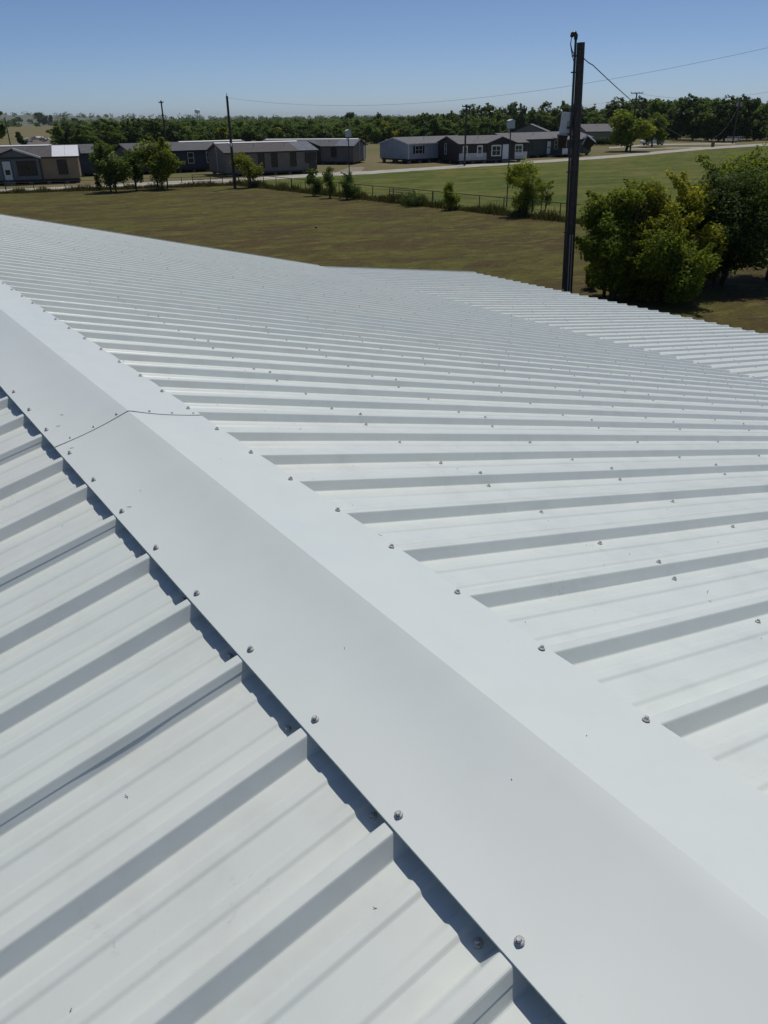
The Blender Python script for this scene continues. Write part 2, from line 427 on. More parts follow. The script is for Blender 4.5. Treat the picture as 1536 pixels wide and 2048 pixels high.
for j in range(-5, 19):
    left_panels[j] = slope_obj('roof_panel', left_gap if j in (1,) else left_meshes[j % 3], YL0 + j * 3 * P_, -1)

# ridge cap in lapped lengths
def cap_section(y0, y1, lift, seed):
    ny = max(2, int((y1 - y0) / .076)); nx = 14; rr = random.Random(seed); b = MB()
    ph = [rr.uniform(0, 6.3) for _ in range(6)]
    wild = 1.7 if y0 < 3 else 3.0
    for side in (-1, 1):
        yc = (YL0 if side < 0 else YR0)
        base = len(b.v); cols = nx + 2
        for i in range(ny + 1):
            y = y0 + (y1 - y0) * i / ny
            for k in range(cols):
                t = min(k, nx) / nx
                s = t * W_CAP
                h = .013 * (1 - t) - .0072 * math.sin(math.pi * t) + lift
                h += wild * .0007 * math.sin(math.pi * t) * (math.sin(1.9 * y + ph[0]) + .7 * math.sin(4.1 * y + ph[1] + 3 * t))
                h += (.0007 if wild < 2 else .0016) * t ** 3 * (math.cos(2 * math.pi * (y - yc) / P_) * -1 + 1) * (1 + .5 * math.sin(3.3 * y + ph[2]))
                if k == cols - 1: h -= .0042; s += .0006
                b.v.append((side * (s * math.cos(AR) + (h * math.sin(AR) if k else 0)), y, ZR - s * math.sin(AR) + h * math.cos(AR)))
        for i in range(ny):
            for k in range(cols - 1):
                q = (base + i * cols + k, base + i * cols + k + 1, base + (i + 1) * cols + k + 1, base + (i + 1) * cols + k)
                b.f.append(q if side > 0 else q[::-1])
        # cut ends get a little thickness
        for i in (0, ny):
            e0 = len(b.v)
            for k in range(cols - 1):
                p = b.v[base + i * cols + k]; b.v.append((p[0], p[1] + (.004 if i == 0 else -.004), p[2] - .0016))
            for k in range(cols - 2): b.f.append((base + i * cols + k, base + i * cols + k + 1, e0 + k + 1, e0 + k))
    o = b.build('ridge_cap', M['cap'], bld, smooth=True)
    me = o.data                                # keep the fold and the hem crisp
    try: me.set_sharp_from_angle(angle=R(16))
    except Exception: pass
    return o
YJ = 3.06
caps = [(-4.2, YJ + .14, 0.0, 1), (YJ, 9.20, .0034, 2), (9.06, 15.3, 0.0, 3), (15.16, 17.9, .0034, 4)]
cap_objs = [(c[0], c[1], c[2], cap_section(*c)) for c in caps]

# hex-head screws with washers
sm = MB()
def lathe(b, prof, n=12):
    base = len(b.v)
    for r, z in prof:
        b.v += [(r * math.cos(2 * math.pi * k / n), r * math.sin(2 * math.pi * k / n), z) for k in range(n)]
    for i in range(len(prof) - 1):
        for k in range(n): b.f.append((base + i * n + k, base + i * n + (k + 1) % n, base + (i + 1) * n + (k + 1) % n, base + (i + 1) * n + k))
    b.f.append(tuple(base + (len(prof) - 1) * n + k for k in range(n)))
lathe(sm, [(.0084, 0), (.0086, .0014), (.0066, .0031), (.0062, .0033)])
lathe(sm, [(.0049, .0028), (.0050, .0077), (.0040, .0088)], 6)
screw_me = sm.mesh('screw', M['zinc'])
sl_ = MB(); lathe(sl_, [(.0056, 0), (.0056, .0010), (.0042, .0020)], 10); lathe(sl_, [(.0034, .0016), (.0034, .0044), (.0028, .005)], 6)
small_me = sl_.mesh('screw', M['zinc'])
screws = []          # (parent, world position, slope sign, slope angle, mesh)
sr = random.Random(5)
def on_slope(s, y, h, sgn, a=AR, base=None):
    bx, bz = (0, ZR) if base is None else (base[0], base[2])
    return Vector((bx + sgn * (s * math.cos(a) + h * math.sin(a)), y, bz - s * math.sin(a) + h * math.cos(a)))
for y0, y1, lift, o in cap_objs:
    for sgn, yy in ((1, YR0), (-1, YL0)):
        for k in range(-20, 60):
            y = yy + k * P_
            if y0 + .07 < y < y1 - .16 + (.16 if y1 > 17 else 0) or (o is cap_objs[0][3] and y0 < y < YJ - .02):
                screws.append((o, on_slope((.293 if sgn > 0 else .287) + sr.uniform(-.004, .004), y + sr.uniform(-.004, .004), lift + .0014, sgn), sgn, AR, screw_me))
    if y0 > 0:
        for sgn in (-1, 1):
            for s in (.035, .14, .235) if sgn < 0 else (.085, .19, .285):
                screws.append((o, on_slope(s + sr.uniform(-.008, .008), y0 + .022, .013 * (1 - s / .313) + lift - .0072 * math.sin(math.pi * s / .313) + .0005, sgn), sgn, AR, small_me))
ROWS = [1.213, 2.117, 3.07, 4.0, 4.95, 5.9, 6.85, 7.8, 8.7, 9.6]
for j, o in right_panels.items():
    y = YR0 + j * 3 * P_
    for s in ROWS:
        for k in range(3):
            screws.append((o, on_slope(s + sr.uniform(-.01, .01), y + (k + .80) * P_, -HR + SD + .0012, 1), 1, AR, screw_me))
        screws.append((o, on_slope(s + sr.uniform(-.03, .03), y, SD + .0026, 1), 1, AR, screw_me))
for j, o in left_panels.items():
    y = YL0 + j * 3 * P_
    for s in (.325, 1.28, 2.23, 3.2, 4.15, 5.1, 6.05):
        for k in range(3):
            screws.append((o, on_slope(s + sr.uniform(-.01, .01), y + (k + .20) * P_, -HR + SD + .0012, -1), -1, AR, screw_me))
for j, o in lean_panels.items():
    y = YR0 + j * 3 * P_
    for s in (.20, 1.22, 2.53, 3.85, 5.25):
        for k in range(3):
            screws.append((o, on_slope(s + sr.uniform(-.02, .02), y + (k + .80) * P_, -HR + SD + .0012, 1, AL2, E0), 1, AL2, screw_me))
        screws.append((o, on_slope(s + sr.uniform(-.03, .03), y, SD + .0026, 1, AL2, E0), 1, AL2, screw_me))
def seen(p):
    d = np.array(p) - CAM; z = d @ _fw
    if z <= .1: return None
    x, y = 768 + FPX * (d @ _r) / z, 1024 - FPX * (d @ _u) / z
    return z if -60 < x < 1600 and -60 < y < 2110 else None
near, rest = [], []
for sc in screws:
    z = seen(sc[1])
    (near if z else rest).append((z or 99, sc))
near.sort(key=lambda t: t[0]); rest += near[290:]; near = near[:290]
inv = {}
for z, (o, p, sgn, a, me) in near:
    if o.name not in inv: inv[o.name] = (Matrix.Translation(o.location) @ o.rotation_euler.to_matrix().to_4x4()).inverted()
    tilt = Matrix.Rotation(sr.uniform(-.10, .10), 4, 'X') @ Matrix.Rotation(sr.uniform(-.10, .10), 4, 'Y') @ Matrix.Rotation(sr.uniform(0, 3), 4, 'Z')
    s = link('screw', me, o); s.matrix_local = inv[o.name] @ Matrix.Translation(p) @ Matrix.Rotation(sgn * a, 4, 'Y') @ tilt
rb = MB(); lo_prof = MB(); lathe(lo_prof, [(.0092, 0), (.0092, .003), (.0055, .0035), (.0055, .0095)], 6)
for z, (o, p, sgn, a, me) in rest:
    mt = Matrix.Translation(p) @ Matrix.Rotation(sgn * a, 4, 'Y'); rb.add([mt @ Vector(v) for v in lo_prof.v], lo_prof.f)
tag(rb.build('screw_rows', M['zinc'], bld), kind='stuff')

# rake trims, eave fascia, walls
rk = MB()
for sgn in (1, -1):
    for (s0, s1, y0, y1, h0, h1) in ((.25, SL + .06, 17.80, 17.885, .004, .007), (.25, SL + .06, 17.885, 17.888, -.12, .007)):
        c = [on_slope(s, y, h, sgn) for s in (s0, s1) for y in (y0, y1) for h in (h0, h1)]
        rk.add(c, [(0, 1, 3, 2), (4, 6, 7, 5), (0, 4, 5, 1), (2, 3, 7, 6), (0, 2, 6, 4), (1, 5, 7, 3)])
    rk.build('rake_trim', M['trim'], bld); rk = MB()
for (y0, y1, h0, h1) in ((17.80, 17.885, .004, .007), (17.885, 17.888, -.12, .007)):
    c = [on_slope(s, y, h, 1, AL2, E0) for s in (.07, SLEAN + .005) for y in (y0, y1) for h in (h0, h1)]
    rk.add(c, [(0, 1, 3, 2), (4, 6, 7, 5), (0, 4, 5, 1), (2, 3, 7, 6), (0, 2, 6, 4), (1, 5, 7, 3)])
rk.build('rake_trim', M['trim'], bld)
xe = E0[0] + SLEAN * math.cos(AL2); ze = E0[2] - SLEAN * math.sin(AL2)
MB().box(xe - .10, xe - .06, Y_NEAR, 17.8, ze - .22, ze - .042).build('fascia', M['trim'], bld)
xl = -SL * math.cos(AR); zl = ZR - SL * math.sin(AR)
MB().box(xl + .06, xl + .10, Y_NEAR, 17.8, zl - .22, zl - .05).build('fascia', M['trim'], bld)
gp = [(xl + .25, 0), (xe - .3, 0), (xe - .3, ze - .10), (E0[0], E0[2] - .12), (0, ZR - .16), (xl + .25, zl - .1)]
MB().prism(gp, 17.55, 17.70).build('wall', M['wallmetal'], bld)
MB().prism(gp, Y_NEAR + .15, Y_NEAR + .3).build('wall', M['wallmetal'], bld)
MB().box(xe - .45, xe - .3, Y_NEAR + .3, 17.55, 0, ze - .12).build('wall', M['wallmetal'], bld)
MB().box(xl + .25, xl + .4, Y_NEAR + .3, 17.55, 0, zl - .12).build('wall', M['wallmetal'], bld)
# insulated deck right under the sheets keeps daylight out of the ribs
dk = MB(); c = []
for sgn, s1 in ((1, SL), (-1, SL)):
    n0 = len(dk.v)
    dk.v += [tuple(on_slope(s, y, -HR - .02, sgn)) for s in (.0, s1 - .1) for y in (Y_NEAR + .1, 17.7)]
    dk.f.append((n0, n0 + 1, n0 + 3, n0 + 2))
n0 = len(dk.v)
dk.v += [tuple(on_slope(s, y, -HR - .02, 1, AL2, E0)) for s in (.0, SLEAN - .15) for y in (Y_NEAR + .1, 17.7)]; dk.f.append((n0, n0 + 1, n0 + 3, n0 + 2))
dk.build('roof_insulation', M['under'], bld)

# drill shavings and grit lying on the sheets
sw = MB(); sr = random.Random(11)
def shaving(s, y, sgn, h, L, a, lift=.0005):
    n = 4; pts = []
    for i in range(n + 1):
        t = i / n - .5
        pts.append(on_slope(s + L * t * math.cos(a) + .15 * L * math.sin(6 * t) * math.sin(a), y + L * t * math.sin(a), h + lift + .0012 + .001 * math.sin(3 * t), sgn))
    sw.tube(pts, [.0003, .0007, .0009, .0007, .0003], 4)
for _ in range(80):
    s = .33 + abs(sr.gauss(0, .9)); y = sr.uniform(.4, 6.0)
    ph = ((y - YR0) / P_) % 1
    if ph < .14 or ph > .86: continue
    shaving(s, y, 1, -HR + SD + .0008, sr.choice([.004, .006, .009, .02]), sr.uniform(0, 3.1))
for _ in range(34):
    s = .40 + abs(sr.gauss(0, .45)); y = sr.uniform(.2, 3.4)
    ph = ((y - YL0) / P_) % 1
    if ph < .14 or ph > .86: continue
    shaving(s, y, -1, -HR + SD + .0008, sr.choice([.004, .005, .007, .012]), sr.uniform(0, 3.1))
def cap_h(s): t = s / W_CAP; return .013 * (1 - t) - .0072 * math.sin(math.pi * t)
for _ in range(5):
    s = sr.uniform(.05, .28); shaving(s, sr.uniform(.5, 2.9), sr.choice([-1, 1]), cap_h(s), sr.choice([.003, .006]), sr.uniform(0, 3.1))
for s, y in ((.265, 2.99), (.245, 3.25), (.20, 3.35), (.26, 2.35)): shaving(s, y, -1, cap_h(s) + (.0034 if y > YJ else 0), .018, sr.uniform(.2, 1.0))
tag(sw.build('metal_shavings', M['swarf']), 'dark drill shavings scattered over the white roof sheets', 'shavings', kind='stuff')

# ------------------------------------------------------------------ trees and shrubs
def leaves(rg, centers, radii, n_each, size, up=.8, flat=.8):
    out = []
    for c, rad, n in zip(centers, radii, n_each):
        d = rg.normal(size=(n, 3)); d /= np.linalg.norm(d, axis=1)[:, None]
        rr = rad * (0.35 + .65 * rg.random(n) ** .6)
        p = np.asarray(c) + d * rr[:, None] * np.array([1, 1, flat])
        nrm = d * .7 + rg.normal(size=(n, 3)) * .7 + np.array([0, 0, up]); nrm /= np.linalg.norm(nrm, axis=1)[:, None]
        t = np.cross(nrm, rg.normal(size=(n, 3))); t /= np.linalg.norm(t, axis=1)[:, None]; b = np.cross(nrm, t)
        s = size * (.55 + .9 * rg.random(n))[:, None]
        out.append(np.stack([p - t * s, p - b * s * .55, p + t * s, p + b * s * .55], 1))
    return np.concatenate(out)
def limb(b, p0, p1, r0, r1, rr, sag=.06, n=5):
    p0, p1 = Vector(p0), Vector(p1); L = (p1 - p0).length; pts = []
    for i in range(n + 1):
        t = i / n; q = p0.lerp(p1, t)
        if 0 < i < n: q += Vector((rr.uniform(-1, 1), rr.uniform(-1, 1), rr.uniform(-.3, .8))) * L * sag
        pts.append(q)
    b.tube(pts, [r0 + (r1 - r0) * i / n for i in range(n + 1)], 6)
def tree_meshes(seed, H, Rc, base_frac, nclump, nleaf, leaf, mat_leaf, stems=1, flat=.75, taper=1.0, spread=.0, sprays=8, fat=1.0):
    """trunk mesh + crown mesh of a tree H tall, crown radius Rc, foliage from base_frac*H upward"""
    rr = random.Random(seed); rg = np.random.default_rng(seed); cs, rs = [], []
    zc = H * (base_frac + 1) / 2; hz = H * (1 - base_frac) / 2
    nclump = int(nclump * max(1, 1.2 * hz / Rc)); nl = max(4, nclump // 6); lobes = []
    for k in range(nl):                       # a few uneven boughs, each carrying small leaf clumps
        a = 2 * math.pi * (k * .618 + rr.uniform(-.12, .12)); u = -.92 + 1.72 * ((k * .37 + rr.random() * .35) % 1)
        q = math.sqrt(max(0, 1 - u * u)) * rr.uniform(.3, .75); w_ = 1.0 if u < 0 else (1 - (1 - taper) * u)
        lobes.append(((Rc * q * w_ * math.cos(a), Rc * q * w_ * math.sin(a), zc + hz * .72 * u), Rc * rr.uniform(.28, .52)))
    for k in range(nclump):
        c, lr = lobes[k % nl]; d = rg.normal(size=3); d /= np.linalg.norm(d); d[2] = d[2] * .8 + .15
        e = lr * rr.uniform(.45, 1.05)
        z = min(c[2] + d[2] * e * max(1, hz / Rc * .8), H * .97)
        cs.append((c[0] + d[0] * e, c[1] + d[1] * e, max(z, H * base_frac * .8 + .1))); rs.append(Rc * rr.uniform(.13, .30) * fat)
    for k in range(sprays):                   # loose shoots that break the outline
        c, lr = lobes[rr.randrange(nl)]; a = rr.uniform(0, 6.3); up = rr.uniform(.1, 1.1)
        d = Vector((math.cos(a), math.sin(a), up)).normalized(); L_ = Rc * rr.uniform(.5, .95)
        for t in (.45, .65, .85, 1.0):
            p = Vector(c) + d * (lr * .5 + L_ * t * .8); p.z = min(p.z, H * 1.02)
            cs.append(tuple(p)); rs.append(Rc * (.15 - .075 * t))
    A_ = np.array(cs); q = np.percentile(np.hypot(A_[:, 0], A_[:, 1]) + np.array(rs), 94); A_[:, :2] *= Rc / q
    zt, zb = (A_[:, 2] + np.array(rs)).max(), (A_[:, 2] - np.array(rs) * .7).min()
    A_[:, 2] = H * base_frac + (A_[:, 2] - zb) * (H * (1 - base_frac)) / (zt - zb); cs = [tuple(c) for c in A_]
    wts = np.array(rs) ** 1.7; ne = (nleaf * wts / wts.sum()).astype(int) + 1
    V = leaves(rg, cs, rs, ne, leaf, flat=flat)
    V[:, :, 2] = np.maximum(V[:, :, 2], .03)
    crown = quads_mesh('crown', V, mat_leaf)
    b = MB()
    for s in range(stems):
        a = rr.uniform(0, 6.3); o = spread * Rc
        bx, by = (o * math.cos(a), o * math.sin(a)) if stems > 1 else (0, 0)
        r0 = H * (.018 if stems > 1 else .026)
        top = Vector((bx * 1.6 + rr.uniform(-.1, .1) * H, by * 1.6 + rr.uniform(-.1, .1) * H, H * (.6 + .25 * rr.random())))
        fork = Vector((bx, by, 0)).lerp(top, .35)
        limb(b, (bx, by, -.1), fork, r0, r0 * .75, rr, .03, 4); limb(b, fork, top, r0 * .75, r0 * .2, rr, .05, 5)
        for i in rr.sample(range(nclump), min(nclump, 12 // stems + 2)):
            st = fork.lerp(top, rr.uniform(0, .7)); limb(b, st, cs[i], r0 * .4, r0 * .1, rr, .07, 4)
    return b.mesh('trunk', M['bark'], True), crown
def plant(name, meshes, loc, label, cat='tree', group=None, rz=0.0, sc=1.0, sz=None):
    o = empty(name, loc, rz); s = (sc, sc, sz or sc); o.scale = s
    link('trunk', meshes[0], o); link('crown', meshes[1], o)
    return tag(o, label, cat, group)

# the wood across the fields
tr = random.Random(21)
WOOD = [tree_meshes(100 + k, 7.0, 3.3, .0, 46, 2600, .30, M[('leaf_dark', 'leaf_mid', 'leaf_mid', 'leaf_dark', 'leaf_mid', 'leaf_yellow')[k]], flat=.85, taper=.85, sprays=6) for k in range(6)]
def ground_row(x0, x1, step, yf, jy, hf, group, label, keys=(0, 1, 2, 3, 4), wide=(1.0, 1.6)):
    x = x0
    while x < x1:
        p = G(x, yf(x) + tr.uniform(-jy, jy)); h = hf(x) * tr.uniform(.7, 1.3)
        plant('tree', WOOD[tr.choice(keys)], p, label, 'tree', group, tr.uniform(0, 6.3), h / 7.0 * tr.uniform(*wide), h / 7.0)
        x += step * tr.uniform(.6, 1.4)
def lerp_pts(pts):
    def f(x):
        for (a, ya), (b, yb) in zip(pts[:-1], pts[1:]):
            if x <= b: return ya + (yb - ya) * max(0, (x - a) / (b - a))
        return pts[-1][1]
    return f
front = lerp_pts([(110, 299), (360, 297), (560, 291), (740, 285), (1000, 281), (1090, 276), (1160, 272), (1230, 268)])
gw = 'trees of the wood behind the homes'
ground_row(124, 360, 13, lambda x: front(x) - 1, 3, lerp_pts([(110, 4.6), (180, 5.6), (360, 5.6)]), gw + ', left stretch', 'dark leafy tree in the wood behind the blue home on the left', (0, 3, 1))
ground_row(366, 560, 12, lambda x: front(x) - 2, 2, lambda x: 4.0, gw + ', middle stretch', 'leafy green tree in the wood just behind the taupe home', (1, 2, 4, 0, 5))
ground_row(562, 745, 12, lambda x: front(x) - 2, 2, lambda x: 4.0, gw + ', stretch by the right taupe home', 'leafy tree in the wood above the taupe home with side gable', (1, 2, 4, 0))
ground_row(748, 1000, 11, lambda x: front(x) - 1, 3, lambda x: 4.8, gw + ', stretch above the brown home', 'leafy tree at the foot of the wood above the pale blue and brown homes', (1, 2, 4, 5, 0))
ground_row(124, 1010, 12, lambda x: front(x) - 11, 4, lambda x: 4.8 if x < 740 else 6.6, gw + ', second row', 'tree crown showing over the front row of the wood', (0, 1, 3, 2, 4))
ground_row(800, 1130, 14, lambda x: 268, 2, lambda x: 8.6, 'taller trees rising out of the wood at its right', 'tall tree standing out of the right part of the wood', (0, 3, 1, 4), (.9, 1.2))

# the deep part of the wood reads as one mass
rg = np.random.default_rng(77); cs, rs, ne = [], [], []
for _ in range(1500):
    x = rg.uniform(40, 1270); dy = 4 + 30 * rg.random()
    yy = max(front(x) - 14 - dy, 246.5 if x < 760 else 242)
    if x < 128 or (x < 250 and yy < 266): continue
    p = G(x, yy); d = math.hypot(p.x, p.y); h = rg.uniform(4.0, 6.6) + (1.2 if x > 860 else 0)
    r_ = rg.uniform(1.6, 3.4); n = int(110 if d < 450 else 60)
    for q in range(3):
        cs.append((p.x + rg.normal() * 1.6, p.y + rg.normal() * 1.6, h - r_ * (.8 + .7 * q))); rs.append(r_ * (.75 + .2 * q)); ne.append(n // (1 + q // 2))
tag(link('distant_wood', quads_mesh('distant_wood', leaves(rg, cs, rs, ne, .58), M['leaf_mid'])), 'deep green wood stretching to the horizon behind the homes', 'wood', kind='stuff')
# far belt along the horizon
cs, rs, ne = [], [], []
for _ in range(1500):
    a = R(rg.uniform(-8, 64)); d = rg.uniform(1150, 2600)
    x, y = d * math.sin(a), d * math.cos(a); z = hill_z(x, y)
    if 4 < math.degrees(a) < 22 and rg.random() < .45: continue
    h = rg.uniform(4, 8.5) + (4 if d > 1900 else 0) * rg.random(); cs.append((x, y, z + h * .45)); rs.append(h * .8); ne.append(40)
tag(link('horizon_trees', quads_mesh('horizon_trees', leaves(rg, cs, rs, ne, 1.7), M['leaf_dark'])), 'thin belt of far trees along the horizon', 'trees', kind='stuff')

# hilltop clump and single trees on the far pasture, left
BIG = tree_meshes(150, 9.0, 5.0, .04, 60, 4200, .42, M['leaf_dark'], flat=.9, sprays=4)
def far_tree(px, pyb, pyt, wpx, label, name='tree', meshes=BIG, H0=9.0, R0=5.0, cat='tree', group=None):
    p = G(px, pyb); h = HG(p, px, pyt); depth = (np.array([p.x, p.y, 0]) - CAM) @ _fw
    r_ = wpx * depth / FPX / 2
    return plant(name, meshes, p, label, cat, group, tr.uniform(0, 6.3), r_ / R0, h / H0)
far_tree(87, 251, 224, 30, 'round dark tree, tallest on the far pasture at the left')
far_tree(102, 250, 229, 16, 'smaller dark tree leaning on the round tree of the far pasture')
far_tree(40, 250, 233, 34, 'broad dark tree left of the round tree on the far pasture')
far_tree(128, 252, 234, 13, 'small lone tree right of the round tree on the far pasture')
far_tree(155, 254, 235, 22, 'spreading tree beside the two small poles on the far pasture')
far_tree(695, 262, 223, 33, 'lone dark round tree standing taller than the middle of the wood')
far_tree(44, 293, 262, 24, 'dark bush behind the roof of the tan home', name='shrub', cat='shrub')
far_tree(-8, 316, 222, 92, 'leafy tree cut by the left edge above the tan home', meshes=WOOD[1], H0=7.0, R0=3.3)

# tall trees on the right
TALL = [tree_meshes(200 + k, 10.0, 4.4, .03, 74, 7500, .31, M[('leaf_dark', 'leaf_mid', 'leaf_dark')[k]], flat=.85) for k in range(3)]
for i, (px, pyb, pyt, wpx) in enumerate([(1150, 270, 203, 60), (1200, 272, 215, 55), (1232, 274, 192, 66), (1290, 276, 190, 60), (1320, 277, 193, 62), (1352, 279, 192, 58), (1385, 281, 185, 66),
                                         (1415, 282, 192, 60), (1447, 283, 188, 62), (1478, 282, 186, 56), (1508, 280, 198, 60), (1545, 279, 190, 56), (1340, 272, 194, 70), (1400, 274, 193, 70), (1465, 275, 192, 70), (1580, 284, 182, 70), (1265, 270, 196, 60), (1305, 266, 200, 70), (1368, 267, 198, 74), (1430, 268, 196, 74), (1495, 269, 200, 74), (1175, 266, 212, 60)]):
    far_tree(px, pyb, pyt, wpx, 'tall dark tree in the row behind the driveway at the right', meshes=TALL[i % 3], H0=10.0, R0=3.5, group='row of tall trees behind the driveway')
rg = np.random.default_rng(15); cs, rs, ne = [], [], []  # dark leaf clumps added to stand for the black shade under the tall trees
for _ in range(150):
    px = rg.uniform(1140, 1600); q = G(px, rg.uniform(266, 276) + (px - 1140) * .006); rr_ = rg.uniform(.8, 1.9)
    cs.append((q.x, q.y, rr_ * .7)); rs.append(rr_); ne.append(150)
V = leaves(rg, cs, rs, ne, .30); V[:, :, 2] = np.maximum(V[:, :, 2], .02)
tag(link('shade_leaves', quads_mesh('shade_leaves', V, M['leaf_dark'])), 'dark leaf clumps added for the shade below the row of tall trees', 'shade_leaves', kind='stuff')
YT = tree_meshes(230, 8.0, 3.6, .13, 66, 9000, .21, M['leaf_shrub'], flat=.85, fat=1.3)
far_tree(1252, 303, 214, 104, 'yellow green tree in front of the driveway by the crossarm pole', meshes=YT, H0=8.0, R0=3.6)
far_tree(1304, 294, 222, 62, 'green tree standing before the white pickup', meshes=YT, H0=8.0, R0=3.6)

# shrubs along the fences: (x, base y, top y, width px, label, material, stems)
def shrub(px, pyb, pyt, wpx, label, seed, m, nleaf_=5000, base=.04, leaf=.075, stems=3, name='shrub', cat='shrub', nclump=44, taper=.8, sprays=9):
    p = G(px, pyb); h = HG(p, px, pyt); depth = (np.array([p.x, p.y, 0]) - CAM) @ _fw; r_ = wpx * depth / FPX / 2; nleaf = int(nleaf_ * 1.25); leaf *= 1.0
    return plant(name, tree_meshes(seed, h, r_ * 1.12, base, nclump, nleaf, leaf, M[m], stems, flat=.9, taper=taper, spread=.18, sprays=sprays, fat=1.15 if nleaf_ > 15000 else 1.35), p, label, cat, None, 0)
shrub(226, 384, 279, 78, 'bushy green tree at the left fence beside the tan home', 301, 'leaf_mid', 8000, .10, .11, 3, 'tree', 'tree')
shrub(276, 381, 296, 44, 'slim tree between two bushy trees at the left fence', 302, 'leaf_mid', 3600, .2, .10, 2, 'tree', 'tree')
shrub(326, 378, 272, 82, 'bushy tree with yellowish top at the left fence before the navy home', 303, 'leaf_shrub', 8000, .10, .11, 3, 'tree', 'tree')
shrub(199, 381, 346, 14, 'small dark shoot at the left fence beside the bushy tree', 312, 'leaf_dark', 700, .05, .07, 2)
shrub(500, 375, 300, 56, 'yellow green sapling before the taupe home with white ridge', 304, 'leaf_yellow', 4200, .12, .085, 3, 'tree', 'tree')
shrub(629, 392, 335, 36, 'leaning leafy sapling, left of three along the fence', 305, 'leaf_mid', 2600, .05, .07, 3, 'tree', 'tree')
shrub(661, 396, 330, 28, 'thin open sapling, middle of three along the fence', 306, 'leaf_mid', 1700, .1, .065, 2, 'tree', 'tree')
shrub(697, 399, 340, 44, 'bushy sapling at the foot of the left white box post', 307, 'leaf_mid', 2600, .03, .065, 3, 'tree', 'tree')
shrub(901, 420, 361, 36, 'lone small bush with ivy-dark foot in the middle of the fence', 308, 'leaf_shrub', 3200, .03, .055, 3)
shrub(1043, 432, 316, 78, 'tall leafy bush by the right white box post at the fence', 309, 'leaf_shrub', 9500, .02, .055, 4, nclump=34, taper=.7)
shrub(1084, 432, 356, 50, 'sparse arching branch bush beside the tall fence bush', 310, 'leaf_shrub', 1600, .30, .055, 3, nclump=14)
shrub(815, 412, 386, 66, 'low tangled bramble heap against the fence', 311, 'leaf_dark', 2600, 0, .055, 5, nclump=20)

# big thicket right of the service pole
shrub(1216, 596, 368, 136, 'dark shrub of the thicket right beside the service pole', 320, 'leaf_shrub', 30000, .0, .062, 5, nclump=110, taper=.75, sprays=16)
shrub(1272, 592, 350, 140, 'middle shrub of the thicket with yellow green top', 321, 'leaf_yellow', 28000, .0, .062, 5, nclump=110, taper=.6, sprays=18)
shrub(1325, 604, 430, 150, 'low spreading shrub at the front of the thicket', 322, 'leaf_shrub', 26000, .0, .060, 5, nclump=110, taper=.8, sprays=16)
shrub(1340, 580, 338, 160, 'yellowing shrub at the back of the thicket', 323, 'leaf_yellow', 24000, .02, .062, 4, nclump=100, taper=.7, sprays=18)
shrub(1425, 572, 325, 190, 'dark green shrub tree at the right of the thicket', 324, 'leaf_dark', 32000, .02, .064, 4, 'shrub', nclump=120, taper=.9, sprays=16)
shrub(1508, 556, 288, 240, 'leafy tree with bare slanting trunk at the right edge', 325, 'leaf_shrub', 46000, .26, .068, 2, 'tree', 'tree', nclump=130, taper=.85, sprays=20)
shrub(1590, 400, 190, 150, 'dark tall tree cut off by the right edge', 326, 'leaf_dark', 15000, .2, .11, 1, 'tree', 'tree', nclump=50)
shrub(1178, 578, 520, 44, 'sparse weedy bush at the foot of the service pole', 327, 'leaf_yellow', 2200, .0, .05, 4, nclump=16)

# tall weeds along the fence lines
rg = np.random.default_rng(5)
def weeds(name, segs, n, hmin, hmax, spread, label, mt):
    V = []
    for (A, B) in segs:
        d = (B - A); L = d.length; d = d.normalized(); nn = Vector((-d.y, d.x, 0)); m = int(n * L)
        t = rg.random(m) * L; off = rg.normal(size=m) * spread; cl = .5 + .5 * np.sin(t * 1.7 + 2 * np.sin(t * .6)) * rg.random(m)
        h = (hmin + (hmax - hmin) * rg.random(m) ** 2) * cl
        px = A.x + d.x * t + nn.x * off; py = A.y + d.y * t + nn.y * off; a = rg.random(m) * 6.28; wd = .018 + .03 * rg.random(m)
        lx, ly = rg.normal(size=m) * .25 * h, rg.normal(size=m) * .25 * h; cx, cy_ = np.cos(a) * wd, np.sin(a) * wd
        z = np.zeros(m)
        V.append(np.stack([np.stack([px - cx, py - cy_, z - .02], 1), np.stack([px + cx, py + cy_, z - .02], 1),
                           np.stack([px + lx + cx * .6, py + ly + cy_ * .6, h * .9], 1), np.stack([px + lx * 1.15, py + ly * 1.15, h], 1)], 1))
    return tag(link(name, quads_mesh(name, np.concatenate(V), mt)), label, 'weeds', kind='stuff')
F1 = FC + FA * 76.0; FL1 = FC + FLv * 60.0
weeds('fence_weeds', [(FC - FLv * 0, F1)], 420, .25, 1.0, .32, 'tall dry weeds growing along the pipe fence', M['weed'])
weeds('roadside_weeds', [(FC, FL1)], 420, .2, .8, .40, 'rough weeds along the left fence before the homes', M['weed'])

